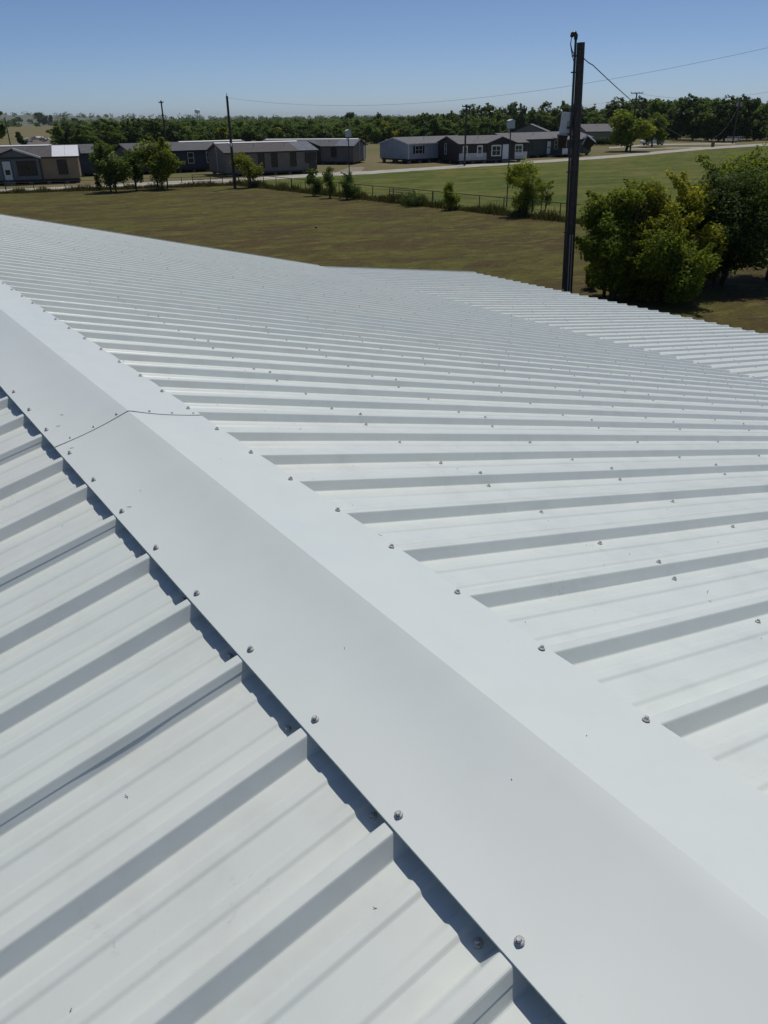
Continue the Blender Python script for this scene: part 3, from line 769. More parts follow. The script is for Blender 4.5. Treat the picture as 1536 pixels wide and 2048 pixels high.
# ------------------------------------------------------------------ manufactured homes
def siding(name, c, noise=.10):
    m = mat(name, c, .7, noise=noise, nscale=.8); n = m.node_tree; b = n.nodes['Principled BSDF']
    w_ = n.nodes.new('ShaderNodeTexWave'); w_.wave_type = 'BANDS'; w_.bands_direction = 'Z'; w_.wave_profile = 'SAW'; w_.inputs['Scale'].default_value = 1.6
    tc = n.nodes.new('ShaderNodeTexCoord'); n.links.new(tc.outputs['Object'], w_.inputs['Vector'])
    bp = n.nodes.new('ShaderNodeBump'); bp.inputs['Strength'].default_value = .35; bp.inputs['Distance'].default_value = .02
    n.links.new(w_.outputs[1], bp.inputs['Height']); n.links.new(bp.outputs[0], b.inputs['Normal']); return m
def shingle(name, c): return mat(name, c, .9, noise=.22, nscale=2.2, bump=.3, bscale=25, detail=8)
SH = {'brown': shingle('brown_shingle', (.098, .084, .078)), 'grey': shingle('grey_shingle', (.105, .102, .10)), 'light': shingle('light_shingle', (.165, .155, .15)),
      'blue': shingle('blue_grey_underlay', (.15, .16, .185)), 'white': mat('white_underlay', (.72, .73, .76), .6, noise=.06, nscale=2)}
SD_ = {k: siding(k + '_siding', c) for k, c in dict(tan=(.31, .232, .14), grey=(.165, .17, .185), blue=(.035, .05, .075), navy=(.03, .037, .058), taupe=(.155, .137, .124),
       taupe2=(.145, .132, .126), pale=(.36, .40, .47), brown=(.028, .021, .020), white=(.52, .52, .51), green=(.050, .066, .060), dusk=(.15, .155, .16), stone=(.19, .18, .17)).items()}
def home(name, label, FR_or_FL, u, L, D, wall, roof, floor=.45, wh=2.25, rise=.9, oh=.25, left_origin=True, windows=(), doors=(), dormer=None, ridge=None,
         patch=None, trim='dark_trim', wainscot=None, piers=True, end_windows=(), end_doors=(), corner_trim=False, gable_side=None):
    """local x runs along the front, local y runs back from it"""
    u = Vector((u.x, u.y, 0)).normalized(); p = Vector(FR_or_FL)
    if not left_origin: p = p - u * L
    rz = math.atan2(u.y, u.x); o = empty(name, (p.x, p.y, 0), rz); tag(o, label, 'home')
    z0, z1 = floor, floor + wh; zr = z1 + rise
    body = MB().prism_x([(0, z0), (D, z0), (D, z1), (D / 2, zr - .06), (0, z1)], 0, L)
    body.build('wall', SD_[wall], o)
    sl = rise / (D / 2); t = .10
    for back in (0, 1):
        ys = [-oh, D / 2] if not back else [D + oh, D / 2]
        zs = [z1 - oh * sl, zr]
        v = [(x, yy, zz + dz) for x in (-oh, L + oh) for yy, zz in zip(ys, zs) for dz in (0, t)]
        rf = MB().add(v, [(0, 1, 3, 2), (4, 6, 7, 5), (0, 4, 5, 1), (2, 3, 7, 6), (0, 2, 6, 4), (1, 5, 7, 3)]).build('roof', SH[roof], o)
        if not back:
            MB().box(-oh - .02, L + oh + .02, -oh - .035, -oh - .003, z1 - oh * sl - .05, z1 - oh * sl + t - .01).build('fascia', M[trim], rf)
            for s_, xx in ((-1, -oh), (1, L + oh)):
                x0, x1 = (xx - .04, xx - .003) if s_ < 0 else (xx + .003, xx + .04)
                MB().prism_x([(-oh, z1 - oh * sl - .06), (D / 2, zr - .06), (D + oh, z1 - oh * sl - .06), (D + oh, z1 - oh * sl + t - .02), (D / 2, zr + t - .02), (-oh, z1 - oh * sl + t - .02)], x0, x1).build('fascia', M[trim], rf)
            if ridge:
                MB().prism_x([(D / 2 - .36, zr + t - .04), (D / 2 + .36, zr + t - .04), (D / 2, zr + t + .07)], ridge[0], ridge[1]).build('ridge_strip', M['white_trim'], rf)
            if patch:
                for a, b_, mm in patch:
                    v = [(x, yy, zz + t + .006 + dz) for x in (a, b_) for yy, zz in ((-oh + .01, z1 - oh * sl + .01 * sl), (D / 2 - .24, zr - .24 * sl)) for dz in (0, .012)]
                    MB().add(v, [(0, 1, 3, 2), (4, 6, 7, 5), (0, 4, 5, 1), (2, 3, 7, 6), (0, 2, 6, 4), (1, 5, 7, 3)]).build('underlay_sheet', SH[mm], rf)
            for xx in (L * .37, L * .71):
                yy = D * .3; zz = z1 + yy * sl + t
                MB().tube([(xx, yy, zz - .05), (xx, yy, zz + .28)], .06, 8).build('vent_pipe', M['white_trim'], rf)
    MB().box(.15, L - .15, .15, D - .15, z0 - .22, z0 - .003).build('chassis', M['dark_trim'], o)
    if piers:
        for x in np.arange(.5, L, 2.0):
            for y in (.45, D / 2, D - .45): MB().box(x - .2, x + .2, y - .2, y + .2, 0, z0 - .22).build('pier', M['block'], o)
    if wainscot: MB().box(-.03, L + .03, -.035, -.003, z0 - .02, z0 + .95).build('wainscot', SD_[wainscot], o)
    def window(x, z, w_, h, y=-.004, fm='dark_trim', grid=(1, 2), arch=False, axis='x', shutters=False):
        fr = .06 if not arch else .16
        def bx(b, x0, x1, y0, y1, za, zb):
            if axis == 'x': b.box(x0, x1, y0, y1, za, zb)
            elif axis == 'l': b.box(y0, y1, x0, x1, za, zb)
            else: b.box(L - y1, L - y0, x0, x1, za, zb)
        yo = y - .05
        wn = MB(); bx(wn, x - w_ / 2, x + w_ / 2, y - .012, y, z, z + h); wo = wn.build('window', M['glass'], o)
        f = MB()
        bx(f, x - w_ / 2 - fr, x - w_ / 2, yo, y, z - fr, z + h + fr); bx(f, x + w_ / 2, x + w_ / 2 + fr, yo, y, z - fr, z + h + fr)
        bx(f, x - w_ / 2, x + w_ / 2, yo, y, z - fr, z); bx(f, x - w_ / 2, x + w_ / 2, yo, y, z + h, z + h + fr * (1.25 if arch else 1))
        f.build('frame', M[fm], wo)
        gx, gz = grid; mu = MB()
        for i in range(1, gx): bx(mu, x - w_ / 2 + w_ * i / gx - .025, x - w_ / 2 + w_ * i / gx + .025, y - .035, y - .013, z, z + h)
        for i in range(1, gz): bx(mu, x - w_ / 2, x + w_ / 2, y - .033, y - .014, z + h * i / gz - .025, z + h * i / gz + .025)
        if mu.v: mu.build('muntin', M[fm], wo)
        if shutters:
            for s_ in (-1, 1):
                sh = MB(); bx(sh, x + s_ * (w_ / 2 + .26) - .18, x + s_ * (w_ / 2 + .26) + .18, y - .03, y - .001, z - .03, z + h + .03); sh.build('shutter', M['black'], o)
    for w_ in windows: window(**w_)
    for w_ in end_windows: window(**w_)
    for d in doors:
        x, dw, dh, y = d['x'], d.get('w', .85), d.get('h', 1.95), d.get('y', -.004)
        do = MB().box(x - dw / 2, x + dw / 2, y - .05, y, z0 + .02, z0 + dh).build('door', M[d.get('m', 'white_trim')], o)
        if d.get('glass', True): MB().box(x - dw * .3, x + dw * .3, y - .058, y - .051, z0 + dh * d.get('g0', .3), z0 + dh * d.get('g1', .6)).build('pane', M['glass'], do)
        f = MB(); f.box(x - dw / 2 - .08, x - dw / 2, y - .06, y, z0, z0 + dh + .08); f.box(x + dw / 2, x + dw / 2 + .08, y - .06, y, z0, z0 + dh + .08); f.box(x - dw / 2, x + dw / 2, y - .06, y, z0 + dh, z0 + dh + .08)
        f.build('door_frame', M[d.get('fm', 'dark_trim')], do)
        MB().tube([(x + dw * .38, y - .09, z0 + .95), (x + dw * .38, y - .05, z0 + .95)], .035, 8).build('handle', M['zinc'], do)
        if d.get('steps', True):
            st = MB(); st.box(x - .6, x + .6, -.45, -.07, 0, z0 * .75); st.box(x - .6, x + .6, -.75, -.45, 0, z0 * .4); st.build('steps', M['deckwood'], o)
    for d in end_doors:                            # on the right gable
        y, dw = d['y'], d.get('w', .9)
        MB().box(L + .004, L + .05, y - dw / 2, y + dw / 2, z0 + .02, z0 + 2.0).build('door', M[d.get('m', 'white_trim')], o)
    if gable_side:                                 # pale drop strip on a gable
        for xs_ in gable_side:
            x0, x1 = (-.03, -.003) if xs_ == 'l' else (L + .003, L + .03)
            MB().box(x0, x1, D / 2 - .05, D / 2 + .05, z0, zr - .15).build('joint_strip', M['white_trim'], o)
    if corner_trim:
        MB().box(-.04, .10, -.04, -.003, z0, z1 - .02).build('corner_board', M['white_trim'], o)
        MB().box(-.04, -.003, -.003, .10, z0, z1 - .02).build('corner_board', M['white_trim'], o)
    if dormer:
        x, hw, wl = dormer['x'], dormer['hw'], dormer['wall']; dp = dormer.get('d', .12); dr = dormer.get('rise', rise * .82); bk = D / 2 * (dr / rise)
        MB().prism([(x - hw, z0), (x + hw, z0), (x + hw, z1), (x, z1 + dr - .06), (x - hw, z1)], -dp, -.004).build('gable_wall', SD_[wl], o)
        dro = None
        for s_ in (-1, 1):
            e = .2; k = dr / hw
            v = [(x + s_ * (hw + e), -dp - .3, z1 - e * k), (x, -dp - .3, z1 + dr), (x + s_ * (hw + e), -.03, z1 - e * k), (x, bk, z1 + dr + .03)]
            v = v + [(a, b_, c_ + .09) for a, b_, c_ in v]
            dro = MB().add(v, [(0, 1, 3, 2), (4, 6, 7, 5), (0, 2, 6, 4), (1, 5, 7, 3), (0, 4, 5, 1), (2, 3, 7, 6)]).build('gable_roof', SH[roof], o)
            v = [(x + s_ * (hw + e), -dp - .33, z1 - e * k - .08), (x, -dp - .33, z1 + dr - .08), (x, -dp - .33, z1 + dr + .11), (x + s_ * (hw + e), -dp - .33, z1 - e * k + .11)]
            v = v + [(a, -dp - .303, c_) for a, b_, c_ in v]
            MB().add(v, [(0, 1, 2, 3), (7, 6, 5, 4), (0, 4, 5, 1), (1, 5, 6, 2), (2, 6, 7, 3), (3, 7, 4, 0)]).build('rake_board', M[dormer.get('rake', trim) if s_ > 0 else trim], dro)
            if s_ > 0 and dormer.get('rake'):
                v = [(x + (hw + e), -dp - .30, z1 - e * k + .093), (x, -dp - .30, z1 + dr + .093), (x, -dp + .02, z1 + dr + .096), (x + (hw + e), -dp + .02, z1 - e * k + .096)]
                v = v + [(a, b_, c_ + .03) for a, b_, c_ in v]
                MB().add(v, [(3, 2, 1, 0), (4, 5, 6, 7), (0, 1, 5, 4), (1, 2, 6, 5), (2, 3, 7, 6), (3, 0, 4, 7)]).build('rake_flashing', M['white_trim'], dro)
        if dormer.get('posts'):
            for s_ in (-1, 1): MB().box(x + s_ * hw - .08, x + s_ * hw + .08, -dp - .03, -dp - .002, z0, z1).build('corner_board', M['dark_trim'], o)
    return o
X = Vector((1, 0, 0))
# 1 tan home with grey gable front, left edge
u1 = G(163, 365.5) - G(0, 371); L1_ = 18.0; r1 = L1_
home('tan_home', 'tan home with grey gabled front and white sheeted roof end at the left', G(163, 365.5), u1, L1_, 7.4, 'tan', 'brown', floor=.52, wh=2.3, rise=1.05, left_origin=False,
     windows=[dict(x=r1 - 1.75, z=1.0, w_=.95, h=1.45), dict(x=r1 - 5.55, z=.98, w_=1.95, h=1.45, grid=(2, 2), y=-.125)],
     doors=[dict(x=r1 - 7.65, y=-.125, g0=.28, g1=.55)], dormer=dict(x=r1 - 6.65, hw=2.55, wall='grey', rake='white_trim', posts=True), ridge=(0, L1_ - 3), patch=[(L1_ - 2.7, L1_ - 1.3, 'white'), (L1_ - 1.28, L1_ + .2, 'white')])
# 2 blue home behind it
home('blue_home', 'dark blue home half hidden behind the tan home', G(206, 351), Vector((1, -.04, 0)), 17, 7.4, 'blue', 'grey', floor=.5, wh=2.2, rise=.9, left_origin=False, ridge=(.2, 12),
     windows=[dict(x=9.0, z=1.1, w_=.9, h=1.2)])
# 3 navy home
home('navy_home', 'navy home with white ridge strip behind the bushy trees', G(268, 350), Vector((1, -.02, 0)), 17.5, 7.4, 'navy', 'grey', floor=.5, wh=2.2, rise=.9, ridge=(8, 17.4),
     windows=[dict(x=8.1, z=1.15, w_=.75, h=1.25, fm='white_trim'), dict(x=10.8, z=1.15, w_=.8, h=1.25, fm='white_trim'), dict(x=2.6, z=1.15, w_=.9, h=1.25, fm='white_trim')])
# 4 taupe home with white ridge
u4 = G(632, 346) - G(455, 354)
home('taupe_home', 'taupe home with bright white ridge strip and blue grey roof end', G(455, 354), u4, 12.2, 7.4, 'taupe', 'brown', floor=.45, wh=2.25, rise=.95, ridge=(-.2, 11.0),
     windows=[dict(x=x, z=.95, w_=.72, h=1.55) for x in (4.6, 6.35, 8.9)] + [dict(x=10.9, z=1.3, w_=.6, h=1.1)],
     doors=[dict(x=11.6, m='dark_trim', glass=False, steps=False)], patch=[(9.6, 12.4, 'blue')], gable_side='l')
# 5 taupe home turned, side gable to the right
ph = R(50); u5 = Vector((math.cos(ph), -math.sin(ph), 0))
home('side_gabled_home', 'dark taupe home turned to show its right gable with white door', G(707, 329), u5, 15.5, 7.0, 'taupe2', 'grey', floor=.42, wh=2.1, rise=.85, left_origin=False, ridge=(0, 15.4),
     windows=[dict(x=12.4, z=1.05, w_=.8, h=1.25), dict(x=5.5, z=1.05, w_=.8, h=1.25)], dormer=dict(x=8.4, hw=1.9, wall='brown'), patch=[(12.6, 15.6, 'blue')], end_doors=[dict(y=6.0)], gable_side='r')
# 6 pale blue home
home('pale_blue_home', 'pale blue home on piers with black shuttered window', G(817, 327.5), Vector((1, .03, 0)), 13, 7.3, 'pale', 'light', floor=.62, wh=2.1, rise=.8, oh=.15, trim='white_trim',
     windows=[dict(x=2.0, z=1.35, w_=1.3, h=1.05, fm='white_trim', grid=(2, 2), shutters=True)], corner_trim=True)
# 7 dark brown home with white wainscot
u7 = G(1042, 324) - G(918, 328.5)
home('brown_home', 'dark brown home with white lower wall and white framed windows', G(918, 328.5), u7, 11.6, 7.6, 'brown', 'light', floor=.5, wh=2.2, rise=.95, wainscot='white',
     windows=[dict(x=.95, z=1.15, w_=.5, h=1.15, fm='white_trim', arch=True), dict(x=3.4, z=1.15, w_=.62, h=1.15, fm='white_trim', arch=True),
              dict(x=6.15, z=1.1, w_=1.35, h=1.2, fm='white_trim', arch=True, grid=(2, 2), y=-.125), dict(x=10.1, z=1.15, w_=1.1, h=1.15, fm='white_trim', arch=True, grid=(2, 2))],
     doors=[dict(x=7.75, y=-.125, fm='white_trim', g0=.5, g1=.85, glass=False)], dormer=dict(x=7.0, hw=2.4, wall='brown', rise=.8),
     end_windows=[dict(x=4.6, z=1.25, w_=.55, h=1.4, fm='white_trim', axis='l', y=-.004)])
# 8 green home with porch
p8 = G(1020, 318)
h8 = home('green_home', 'dark green home with white porch panels behind the service pole', p8, Vector((1, -.02, 0)), 19.0, 7.6, 'green', 'light', floor=.5, wh=2.3, rise=.9,
     windows=[dict(x=4.5, z=1.25, w_=.9, h=1.35, grid=(2, 2)), dict(x=10.3, z=1.2, w_=.7, h=1.3, fm='white_trim'), dict(x=12.4, z=1.2, w_=.7, h=1.3, fm='white_trim')],
     doors=[dict(x=8.6, w=.8, g0=.45, g1=.55)])
MB().box(9.3, 14.5, -2.4, -.07, .38, .48).build('porch_floor', M['deckwood'], h8)
for x in (9.4, 11.1, 12.8, 14.4): MB().box(x - .06, x + .06, -2.38, -2.26, .48, 2.7).build('porch_post', M['dark_trim'], h8)
for x in (10.1, 11.9): MB().box(x - .65, x + .65, -2.42, -2.385, .5, 1.35).build('railing_panel', M['white_trim'], h8)
MB().prism_x([(-2.7, 2.62), (-.26, 2.95), (-.26, 3.05), (-2.7, 2.72)], 9.1, 14.7).build('porch_roof', SH['light'], h8)
# houses among the trees behind
home('grey_gabled_house', 'pale grey gabled house behind the roof of the green home', G(1092, 287), Vector((.75, .66, 0)), 9, 8.5, 'dusk', 'light', floor=.2, wh=2.5, rise=1.6, oh=.4, piers=False)
home('low_house', 'low pale roofed house among the trees right of the service pole', G(1172, 286), Vector((1, -.35, 0)), 11, 8, 'stone', 'light', floor=.2, wh=2.4, rise=1.5, oh=.4, piers=False,
     windows=[dict(x=8.5, z=1.0, w_=1.2, h=1.1, fm='white_trim')])
home('long_shed', 'long grey building in shade under the tall trees', G(1428, 268.5), Vector((1, .1, 0)), 22, 8, 'stone', 'light', floor=.1, wh=2.3, rise=.9, piers=False)
# dark hedge right of the green home
hd = leaves(np.random.default_rng(31), [(G(px, 291).x, G(px, 291).y, .9) for px in range(1190, 1234, 3)], [1.0] * 15, [260] * 15, .14)
hd[:, :, 2] = np.clip(hd[:, :, 2], .02, 1.85)
tag(link('hedge', quads_mesh('hedge', hd, M['leaf_dark'])), 'clipped dark hedge before the low house', 'hedge')

# ------------------------------------------------------------------ poles and wires
def wood_pole(name, base, top, r0, r1, label, lean=(0, 0)):
    o = empty(name, base); tag(o, label, 'utility pole')
    MB().tube([(0, 0, -.3), (lean[0] * .5, lean[1] * .5, top * .5), (lean[0], lean[1], top)], [r0, (r0 + r1) / 2, r1], 14).build('pole_shaft', M['pole'], o, smooth=False)
    return o
VD = Vector((_r0[0], _r0[1], 0))                    # across the view
def crossarm(o, z, L, d=VD, off=(0, 0)):
    b = MB(); a = math.atan2(d.y, d.x)
    ca = MB().box(-L / 2, L / 2, -.2, -.08, z - .07, z + .07).build('crossarm', M['pole'], o, (off[0], off[1], 0), (0, 0, a))
    for x in (-L * .46, -L * .15, L * .15, L * .46):
        MB().tube([(x, -.14, z + .07), (x, -.14, z + .14), (x, -.14, z + .24)], [.03, .06, .035], 8).build('insulator', M['conduit_pale'], ca)
# service pole beside the lean-to
pb = G(1135.5, 598); ph_ = HG(pb, 1162, 85)
sp_top = Vector((CAM[0], CAM[1], CAM[2])) + Vector(ray(1162, 85)) * ((Vector((pb.x, pb.y, 0)) - Vector((CAM[0], CAM[1], 0))).length / math.hypot(*ray(1162, 85)[:2]))
lx, ly = sp_top.x - pb.x, sp_top.y - pb.y
svc = wood_pole('service_pole', pb, sp_top.z, .165, .135, 'tall dark wooden service pole with floodlights beside the roof', (lx, ly))
def along(z): t = z / sp_top.z; return Vector((lx * t, ly * t, z))
B_ = Vector((_fw[0], _fw[1], 0)).normalized()       # away from the camera
mast = -VD * .23 - B_ * .05
MB().tube([along(z) + mast * (1 - .15 * z / sp_top.z) for z in (0.4, 4, sp_top.z + .1)], .042, 10).build('mast_pipe', M['conduit'], svc)
wh_ = MB().tube([along(sp_top.z + .08) + mast * .85, along(sp_top.z + .2) + mast * .85, along(sp_top.z + .27) + mast * 1.05, along(sp_top.z + .24) + mast * 1.4, along(sp_top.z + .16) + mast * 1.55], [.055, .075, .085, .08, .05], 10).build('weatherhead', M['conduit'], svc, smooth=True)
for k, q in ((0, 1.0), (1, .7), (2, .5)):
    MB().tube([along(sp_top.z + .18) + mast * 1.5, along(sp_top.z - .05) + mast * (1.55 + .1 * q), along(sp_top.z - .25 * q - .1) + mast * 1.35, along(sp_top.z - .45 * q - .15) + mast * .95], .012, 6).build('service_loop', M['cable'], wh_)
for z in (2.5, 4.6, 6.6, sp_top.z - .4, sp_top.z - .9):
    c_ = along(z); d_ = mast.normalized(); a = math.atan2(d_.y, d_.x)
    MB().box(.10, .30, -.06, .06, -.02, .02).build('clamp', M['conduit'], svc, tuple(c_), (0, 0, a))
for off in (-.045, .045):
    q = -B_ * .175 + VD * (off - .02)
    MB().tube([along(z) + q for z in (.2, 1.4, HG(pb, 1140, 468))], .022, 8).build('riser_pipe', M['conduit_pale'], svc)
def floodlight(z, side, tilt, yawk, size):
    """lamp head on a short arm"""
    c_ = along(z) + VD * side * .12; e_ = along(z + .1) + VD * side * .42 - B_ * .15
    arm = MB().tube([tuple(c_), tuple(c_.lerp(e_, .5) + Vector((0, 0, .06))), tuple(e_)], .022, 8).build('lamp_arm', M['black'], svc)
    w_, h, d = size
    hd_ = MB().add([(-w_ / 2, -d / 2, 0), (w_ / 2, -d / 2, 0), (w_ / 2, d / 2, 0), (-w_ / 2, d / 2, 0), (-w_ * .34, -d * .3, -h), (w_ * .34, -d * .3, -h), (w_ * .34, d * .3, -h), (-w_ * .34, d * .3, -h)],
                   [(0, 1, 2, 3), (7, 6, 5, 4), (0, 4, 5, 1), (1, 5, 6, 2), (2, 6, 7, 3), (3, 7, 4, 0)])
    ob = hd_.build('floodlight', M['black'], svc, tuple(e_ + VD * side * .1), (tilt[0], tilt[1], yawk))
    MB().box(-w_ * .46, w_ * .46, -d * .46, d * .46, .003, .02).build('lamp_rim', M['rim'], ob)
zf = HG(pb, 1140, 272)
vy = math.atan2(VD.y, VD.x)
floodlight(zf - .05, -1, (R(8), R(3), 0), vy, (.34, .42, .30))
floodlight(HG(pb, 1140, 290) + .1, 1, (R(12), R(35), 0), vy, (.40, .34, .30))
an = MB().box(-.24, .24, -.03, .03, -.38, .38).build('antenna_panel', M['whitebox'], svc, tuple(along(HG(pb, 1137, 248)) - VD * .38 - B_ * .02), (R(4), R(2), vy + R(22)))
MB().tube([tuple(along(HG(pb, 1137, 252)) - VD * .1), tuple(along(HG(pb, 1137, 256)) - VD * .36 - B_ * .07)], .03, 8).build('bracket', M['black'], svc)
MB().box(-.09, .09, -.07, -.032, -.16, .10).build('mount_plate', M['conduit_pale'], an, (.10, 0, 0))

# other poles
p2 = G(470, 376.5); t2 = HG(p2, 452, 192); po2 = wood_pole('utility_pole', p2, t2, .15, .11, 'dark wooden pole with small lamp at the fence corner', tuple((VD * .02)[:2]))
MB().tube([(0, 0, t2), (0, 0, t2 + .25)], .03, 8).build('pole_pin', M['conduit'], po2)
MB().tube([(0, 0, t2 - .35), tuple(VD * .28 + Vector((0, 0, t2 - .42)))], .03, 6).build('insulator', M['conduit_pale'], po2)
zl_ = HG(p2, 458, 288)
MB().tube([(0, 0, zl_ - .15), tuple(-VD * .15 + Vector((0, 0, zl_ + .05))), tuple(-VD * .45 + Vector((0, 0, zl_ + .12)))], .022, 6).build('lamp_arm', M['conduit_pale'], po2)
MB().tube([tuple(-VD * .02 - B_ * .2 + Vector((0, 0, zl_ + .12))), tuple(-VD * .02 - B_ * .2 + Vector((0, 0, zl_ - .06))), tuple(-VD * .02 - B_ * .2 + Vector((0, 0, zl_ - .25)))], [.08, .15, .12], 10).build('lamp_head', M['white_trim'], po2)
p3 = G(336, 314); t3 = HG(p3, 324, 201); po3 = wood_pole('utility_pole', p3, t3, .17, .13, 'dark wooden pole rising behind the bushy trees at the left'); crossarm(po3, t3 - .35, .9)
p4 = G(929, 331.5); t4 = HG(p4, 934, 209); po4 = wood_pole('utility_pole', p4, t4, .15, .11, 'wooden pole with one crossarm before the brown home'); crossarm(po4, t4 - .25, 1.2)
p5 = G(1260, 303); t5 = HG(p5, 1276, 185); po5 = wood_pole('utility_pole', p5, t5, .16, .12, 'wooden pole with two crossarms beside the yellow green tree'); crossarm(po5, t5 - .1, 2.3); crossarm(po5, t5 - 1.1, 1.5)
p6 = G(1184, 268); t6 = HG(p6, 1192, 207); po6 = wood_pole('utility_pole', p6, t6, .17, .13, 'slim far pole showing just right of the service pole'); crossarm(po6, t6 - .3, .9)
p7 = G(1465, 286); t7 = HG(p7, 1479, 194); po7 = wood_pole('utility_pole', p7, t7, .17, .13, 'wooden pole with grey transformers before the tall trees at the right')
for s_ in (-1, 1): MB().tube([tuple(VD * s_ * .38 - B_ * .1 + Vector((0, 0, z))) for z in (HG(p7, 1476, 213), HG(p7, 1476, 211), HG(p7, 1476, 206), HG(p7, 1476, 204.5))], [.2, .24, .24, .16], 10).build('transformer', M['conduit_pale'], po7)
for px, pyb, pyt, lb in ((148, 284, 250, 'small pole with crossarm on the far pasture, left of a taller one'), (163, 282, 237, 'taller small pole on the far pasture'), (22, 296, 234, 'thin pole by the tree at the left edge')):
    q = G(px, pyb); tq = HG(q, px - 2, pyt); oq = wood_pole('utility_pole', q, tq, .16, .12, lb)
    if px == 148: crossarm(oq, tq - .15, 2.2)

def wire(name, A, B, sag, rad, label, m='wire', n=40):
    pts = []
    for i in range(n + 1):
        t = i / n; q = Vector(A).lerp(Vector(B), t); q.z -= 4 * sag * t * (1 - t); pts.append(q)
    return tag(MB().tube(pts, rad, 5).build(name, M[m]), label, 'cable')
A_ = Vector((p2.x, p2.y, t2 - .15)); Bx = Vector((47.55, 15.45, 12.0)); dirw = (Bx - A_)
wire('power_line', A_, A_ + dirw * 1.0, 2.5, .009, 'long thin power line sweeping across the sky to the right edge')
po8 = wood_pole('utility_pole', (Bx.x, Bx.y, 0), Bx.z + .1, .16, .12, 'wooden pole carrying the long power line beyond the right edge'); crossarm(po8, Bx.z - .05, 1.6)
top6 = Vector((p6.x, p6.y, t6)); top5 = Vector((p5.x, p5.y, t5 - .1)); top4 = Vector((p4.x, p4.y, t4))
wire('power_line', top4, top6, .9, .016, 'thin power line between the single crossarm pole and the slim far pole')
wire('power_line', top6, top5, .5, .016, 'thin power line between the slim far pole and the double crossarm pole')
e5 = Vector((CAM[0], CAM[1], CAM[2])) + Vector(ray(1640, 160)) * 150
wire('power_line', top5, e5, 1.6, .018, 'thin power line running over the tall trees to the right edge')
# sagging service drop from the service pole to the transformer pole
s0 = pb + along(HG(pb, 1168, 117)) + VD * .13; s1 = Vector((p7.x, p7.y, t7 - 1.6))
pts = [s0, s0 + VD * .18 - Vector((0, 0, .13)), s0 + VD * .33 - Vector((0, 0, .2))]
for i in range(1, 50):
    t = i / 49.; q = pts[2].lerp(s1, t); q.z -= 4 * 4.6 * t * (1 - t); pts.append(q)
tag(MB().tube(pts, .016, 6).build('service_cable', M['cable']), 'dark service cable sagging from the tall service pole to the right', 'cable')

# white boxes on tall thin posts
def box_post(px, pyb, pyt, label, w_, h):
    p = G(px, pyb); z = HG(p, px, pyt); o = empty('box_post', p, vy); tag(o, label, 'post')
    MB().tube([(0, 0, -.2), (0, 0, z - h)], .045, 8).build('post', M['conduit'], o)
    bo = MB().box(-w_ / 2, w_ / 2, -.2, .2, z - h, z - .05).build('box', M['whitebox'], o, (0, 0, 0), (0, 0, R(24)))
    MB().prism([(-w_ / 2 - .05, z - .048), (w_ / 2 + .05, z - .048), (0, z + .05)], -.25, .25).build('lid', M['whitebox'], bo)
    MB().box(-.04, .04, -.06, .06, z - h - .35, z - h - .004).build('bracket', M['conduit_pale'], o, (-.12, -.02, 0))
box_post(700, 392, 260, 'white box on a tall thin post above the fence saplings', .42, .56)
box_post(1013, 413, 240, 'white box on a tall thin post beside the tall fence bush', .46, .58)

# ------------------------------------------------------------------ fences
def fence(name, A, d, L, label, h, step, railr=.028, wires=3, rail=True, m='fence', skip=()):
    o = empty(name, (A.x, A.y, 0), math.atan2(d.y, d.x)); tag(o, label, 'fence'); rr = random.Random(4)
    x = 0; k = 0; pm = MB().tube([(0, 0, -.2), (0, 0, h - .03)], .035, 8).mesh('post', M[m]); pt = MB().tube([(0, 0, -.2), (0, 0, h + .02)], .055, 8).mesh('post', M[m])
    while x <= L + .01:
        link('post', pt if k % 4 == 0 else pm, o, (x, rr.uniform(-.02, .02), 0), (rr.uniform(-.02, .02), rr.uniform(-.03, .03), 0)); x += step * rr.uniform(.9, 1.1); k += 1
    n = int(L / 3)
    if rail: MB().tube([(L * i / n, .0, h + rr.uniform(-.015, .015)) for i in range(n + 1)], railr, 8).build('top_rail', M[m], o)
    for q in range(wires):
        z = h * (q + .6) / (wires + .3); MB().tube([(L * i / n, .03, z + rr.uniform(-.02, .02)) for i in range(n + 1)], .007, 4).build('fence_wire', M[m], o)
    return o
fence('pipe_fence', FC, FA, 76.0, 'pipe railed wire fence between dry lot and green meadow', 1.15, 2.7)
fence('wire_fence', FC + FLv * .3, FLv, 58.0, 'low wire fence along the road at the left', .95, 2.9, rail=True, railr=.02)
# pipe gates
def gate(p, d, L, h, label, m):
    o = empty('gate', (p.x, p.y, 0), math.atan2(d.y, d.x)); tag(o, label, 'gate')
    for x in (0, L): MB().tube([(x, 0, .05), (x, 0, h)], .035, 8).build('gate_post', M[m], o)
    for k in range(5): MB().tube([(0, 0, .15 + (h - .18) * k / 4.), (L, 0, .15 + (h - .18) * k / 4.)], .026, 8).build('bar', M[m], o)
    return o
gate(G(446, 370) , FLv, 3.2, 1.15, 'rusty pipe gate beside the fence corner pole', 'rust')
gate(G(779, 402), FA, 3.4, 1.0, 'pipe gate overgrown with weeds in the long fence', 'fence')
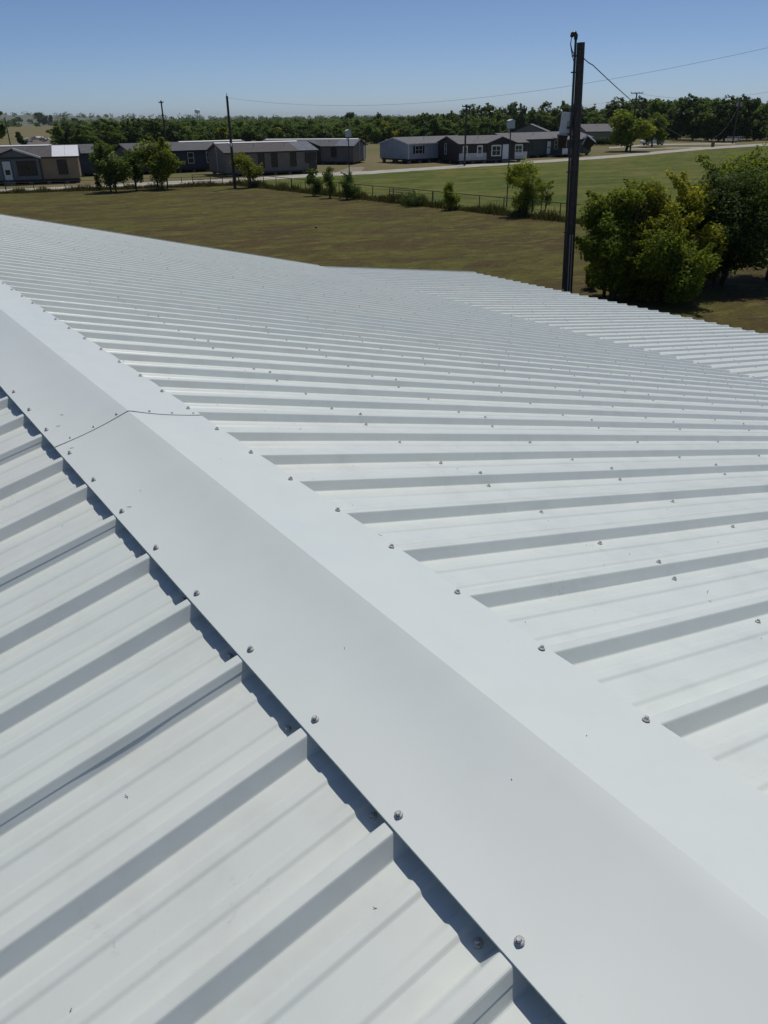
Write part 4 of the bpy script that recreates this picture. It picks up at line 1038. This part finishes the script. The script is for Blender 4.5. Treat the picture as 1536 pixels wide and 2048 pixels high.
# white ranch gate at the right
wgp = G(1454, 284.5); wg = empty('white_gate', wgp, math.atan2(VD.y, VD.x)); tag(wg, 'white board gate beside the transformer pole', 'gate')
for x in (0, 1.4, 2.75): MB().box(x - .06, x + .06, -.06, .06, 0, 1.35).build('post', M['white_trim'], wg)
for z in (.25, .55, .85, 1.15): MB().box(.06, 2.69, -.10, -.063, z - .06, z + .06).build('board', M['white_trim'], wg)
wf = empty('white_fence', G(1478, 283), math.atan2((G(1536, 277) - G(1478, 283)).y, (G(1536, 277) - G(1478, 283)).x)); tag(wf, 'white rail fence running right from the white gate', 'fence')
for x in range(0, 13, 3): MB().box(x - .05, x + .05, -.05, .05, 0, 1.2).build('post', M['white_trim'], wf)
for z in (.6, 1.08): MB().box(.05, 12, -.09, -.053, z - .06, z + .06).build('rail', M['white_trim'], wf)

# ------------------------------------------------------------------ pickup, barrel, rubble, water tower, lawn clod
def pickup(p, rz, label):
    o = empty('pickup_truck', p, rz); tag(o, label, 'pickup')
    side = [(-2.6, .5), (-2.65, .95), (-1.0, 1.02), (-.85, 1.08), (-.35, 1.72), (.75, 1.76), (1.25, 1.12), (2.45, 1.0), (2.62, .82), (2.6, .45), (2.2, .42), (2.1, .62), (1.8, .80), (1.5, .8), (1.22, .62), (1.12, .4),
            (-1.2, .4), (-1.32, .62), (-1.6, .8), (-1.9, .8), (-2.18, .62), (-2.28, .46)]
    MB().prism(side, -.95, .95).build('body', M['truck'], o)
    MB().box(-2.5, -1.05, -.8, .8, .97, 1.03).build('bed', M['black'], o)
    for s_ in (-1, 1):
        MB().prism([(-.68, 1.14), (-.28, 1.64), (.18, 1.66), (.18, 1.14)], s_ * .955 - .004, s_ * .955 + .004).build('side_window', M['glass'], o)
        MB().prism([(.26, 1.14), (.26, 1.66), (.68, 1.66), (1.02, 1.14)], s_ * .955 - .004, s_ * .955 + .004).build('side_window', M['glass'], o)
        MB().box(2.56, 2.64, s_ * .7 - .16, s_ * .7 + .16, .72, .88).build('headlight', M['whitebox'], o)
        for x in (-1.75, 1.65):
            wo = MB().tube([(x, s_ * .74, .38), (x, s_ * .97, .38)], .38, 18).build('wheel', M['tyre'], o)
            MB().tube([(x, s_ * .972, .38), (x, s_ * .985, .38)], .22, 14).build('rim', M['rim'], wo)
    MB().add([(.80, -.85, 1.74), (.80, .85, 1.74), (1.26, .88, 1.14), (1.26, -.88, 1.14)], [(0, 1, 2, 3)]).build('windscreen', M['glass'], o, (.012, 0, .012))
    MB().box(2.60, 2.70, -.9, .9, .45, .62).build('bumper', M['rim'], o)
pickup(G(1305, 290), math.atan2(-VD.y, -VD.x) + R(8), 'white pickup parked on the driveway behind the trees')
pickup(G(1514, 268), math.atan2(VD.y, VD.x) - R(5), 'white vehicle far off under the trees at the right edge')
bp_ = G(1425, 294); bo = empty('barrel', bp_); tag(bo, 'brown barrel standing beside the road at the right', 'barrel')
MB().tube([(0, 0, 0), (0, 0, .3), (0, 0, .8), (0, 0, 1.1)], [.30, .36, .36, .30], 14).build('staves', M['barrel'], bo)
for z in (.2, .9): MB().tube([(0, 0, z - .03), (0, 0, z + .03)], .362, 14).build('hoop', M['rust'], bo)
rr = random.Random(9); rp = empty('rubble_pile', G(86, 283)); tag(rp, 'pale broken concrete heap at the edge of the dirt clearing', 'rubble')
for k in range(34):
    b = MB(); s = rr.uniform(.35, 1.1); x = rr.uniform(-7, 7); y = rr.uniform(-1.5, 1.5)
    vts = [Vector((rr.choice([-1, 1]) * rr.uniform(.6, 1), 0, 0)) for _ in range(1)]
    b.box(-s, s, -s * .7, s * .7, -s * .3, s * .45); b.v = [(vx + rr.uniform(-.25, .25) * s, vy_ + rr.uniform(-.25, .25) * s, vz + rr.uniform(-.15, .25) * s) for vx, vy_, vz in b.v]
    b.build('slab', M['rubble'], rp, (x, y, .2 + max(0, .9 - abs(x + 1) * .16) * rr.uniform(.3, 1.2)), (rr.uniform(-.5, .5), rr.uniform(-.5, .5), rr.uniform(0, 3)))
wtp = Vector((CAM[0], 0, 0)) + Vector((ray(396, 236)[0], ray(396, 236)[1], 0)).normalized() * 1500
wt = empty('water_tower', wtp); tag(wt, 'small pale water tower on the horizon', 'water tower')
zt = HG(wtp, 396, 217.5); rt = 4.6
prof = [(rt * .15, zt - 7.2), (rt * .7, zt - 6.4), (rt, zt - 4.6), (rt, zt - 3.0), (rt * .8, zt - 1.2), (rt * .35, zt - .2)]
b = MB(); lathe(b, prof, 16); b.build('tank', M['tank'], wt, smooth=True)
for k in range(5):
    a = k * 2 * math.pi / 5 + .3; MB().tube([(rt * 1.05 * math.cos(a), rt * 1.05 * math.sin(a), 0), (rt * .85 * math.cos(a), rt * .85 * math.sin(a), zt - 4.8)], .22, 6).build('leg', M['tank'], wt)
MB().tube([(0, 0, 0), (0, 0, zt - 7)], .6, 8).build('riser', M['tank'], wt)
cl = MB(); lathe(cl, [(.06, 0), (.085, .05), (.06, .11), (.02, .13)], 9); cl.build('dark_clod', M['black']).location = G(632, 456)
tag(bpy.data.objects['dark_clod'], 'small dark object lying alone on the dry lawn', 'object')

# ------------------------------------------------------------------ summer haze
hm = bpy.data.materials.new('haze_air'); hm.use_nodes = True; n = hm.node_tree
for x in list(n.nodes):
    if x.type == 'BSDF_PRINCIPLED': n.nodes.remove(x)
pv = n.nodes.new('ShaderNodeVolumePrincipled'); pv.inputs['Color'].default_value = (.60, .70, .82, 1); pv.inputs['Density'].default_value = .00007; pv.inputs['Anisotropy'].default_value = .2
n.links.new(pv.outputs[0], n.nodes['Material Output'].inputs['Volume'])
tag(MB().box(-5200, 5200, -5200, 5200, -1.5, 34).build('haze', hm), 'thin pale summer haze over the fields', 'haze', kind='stuff')
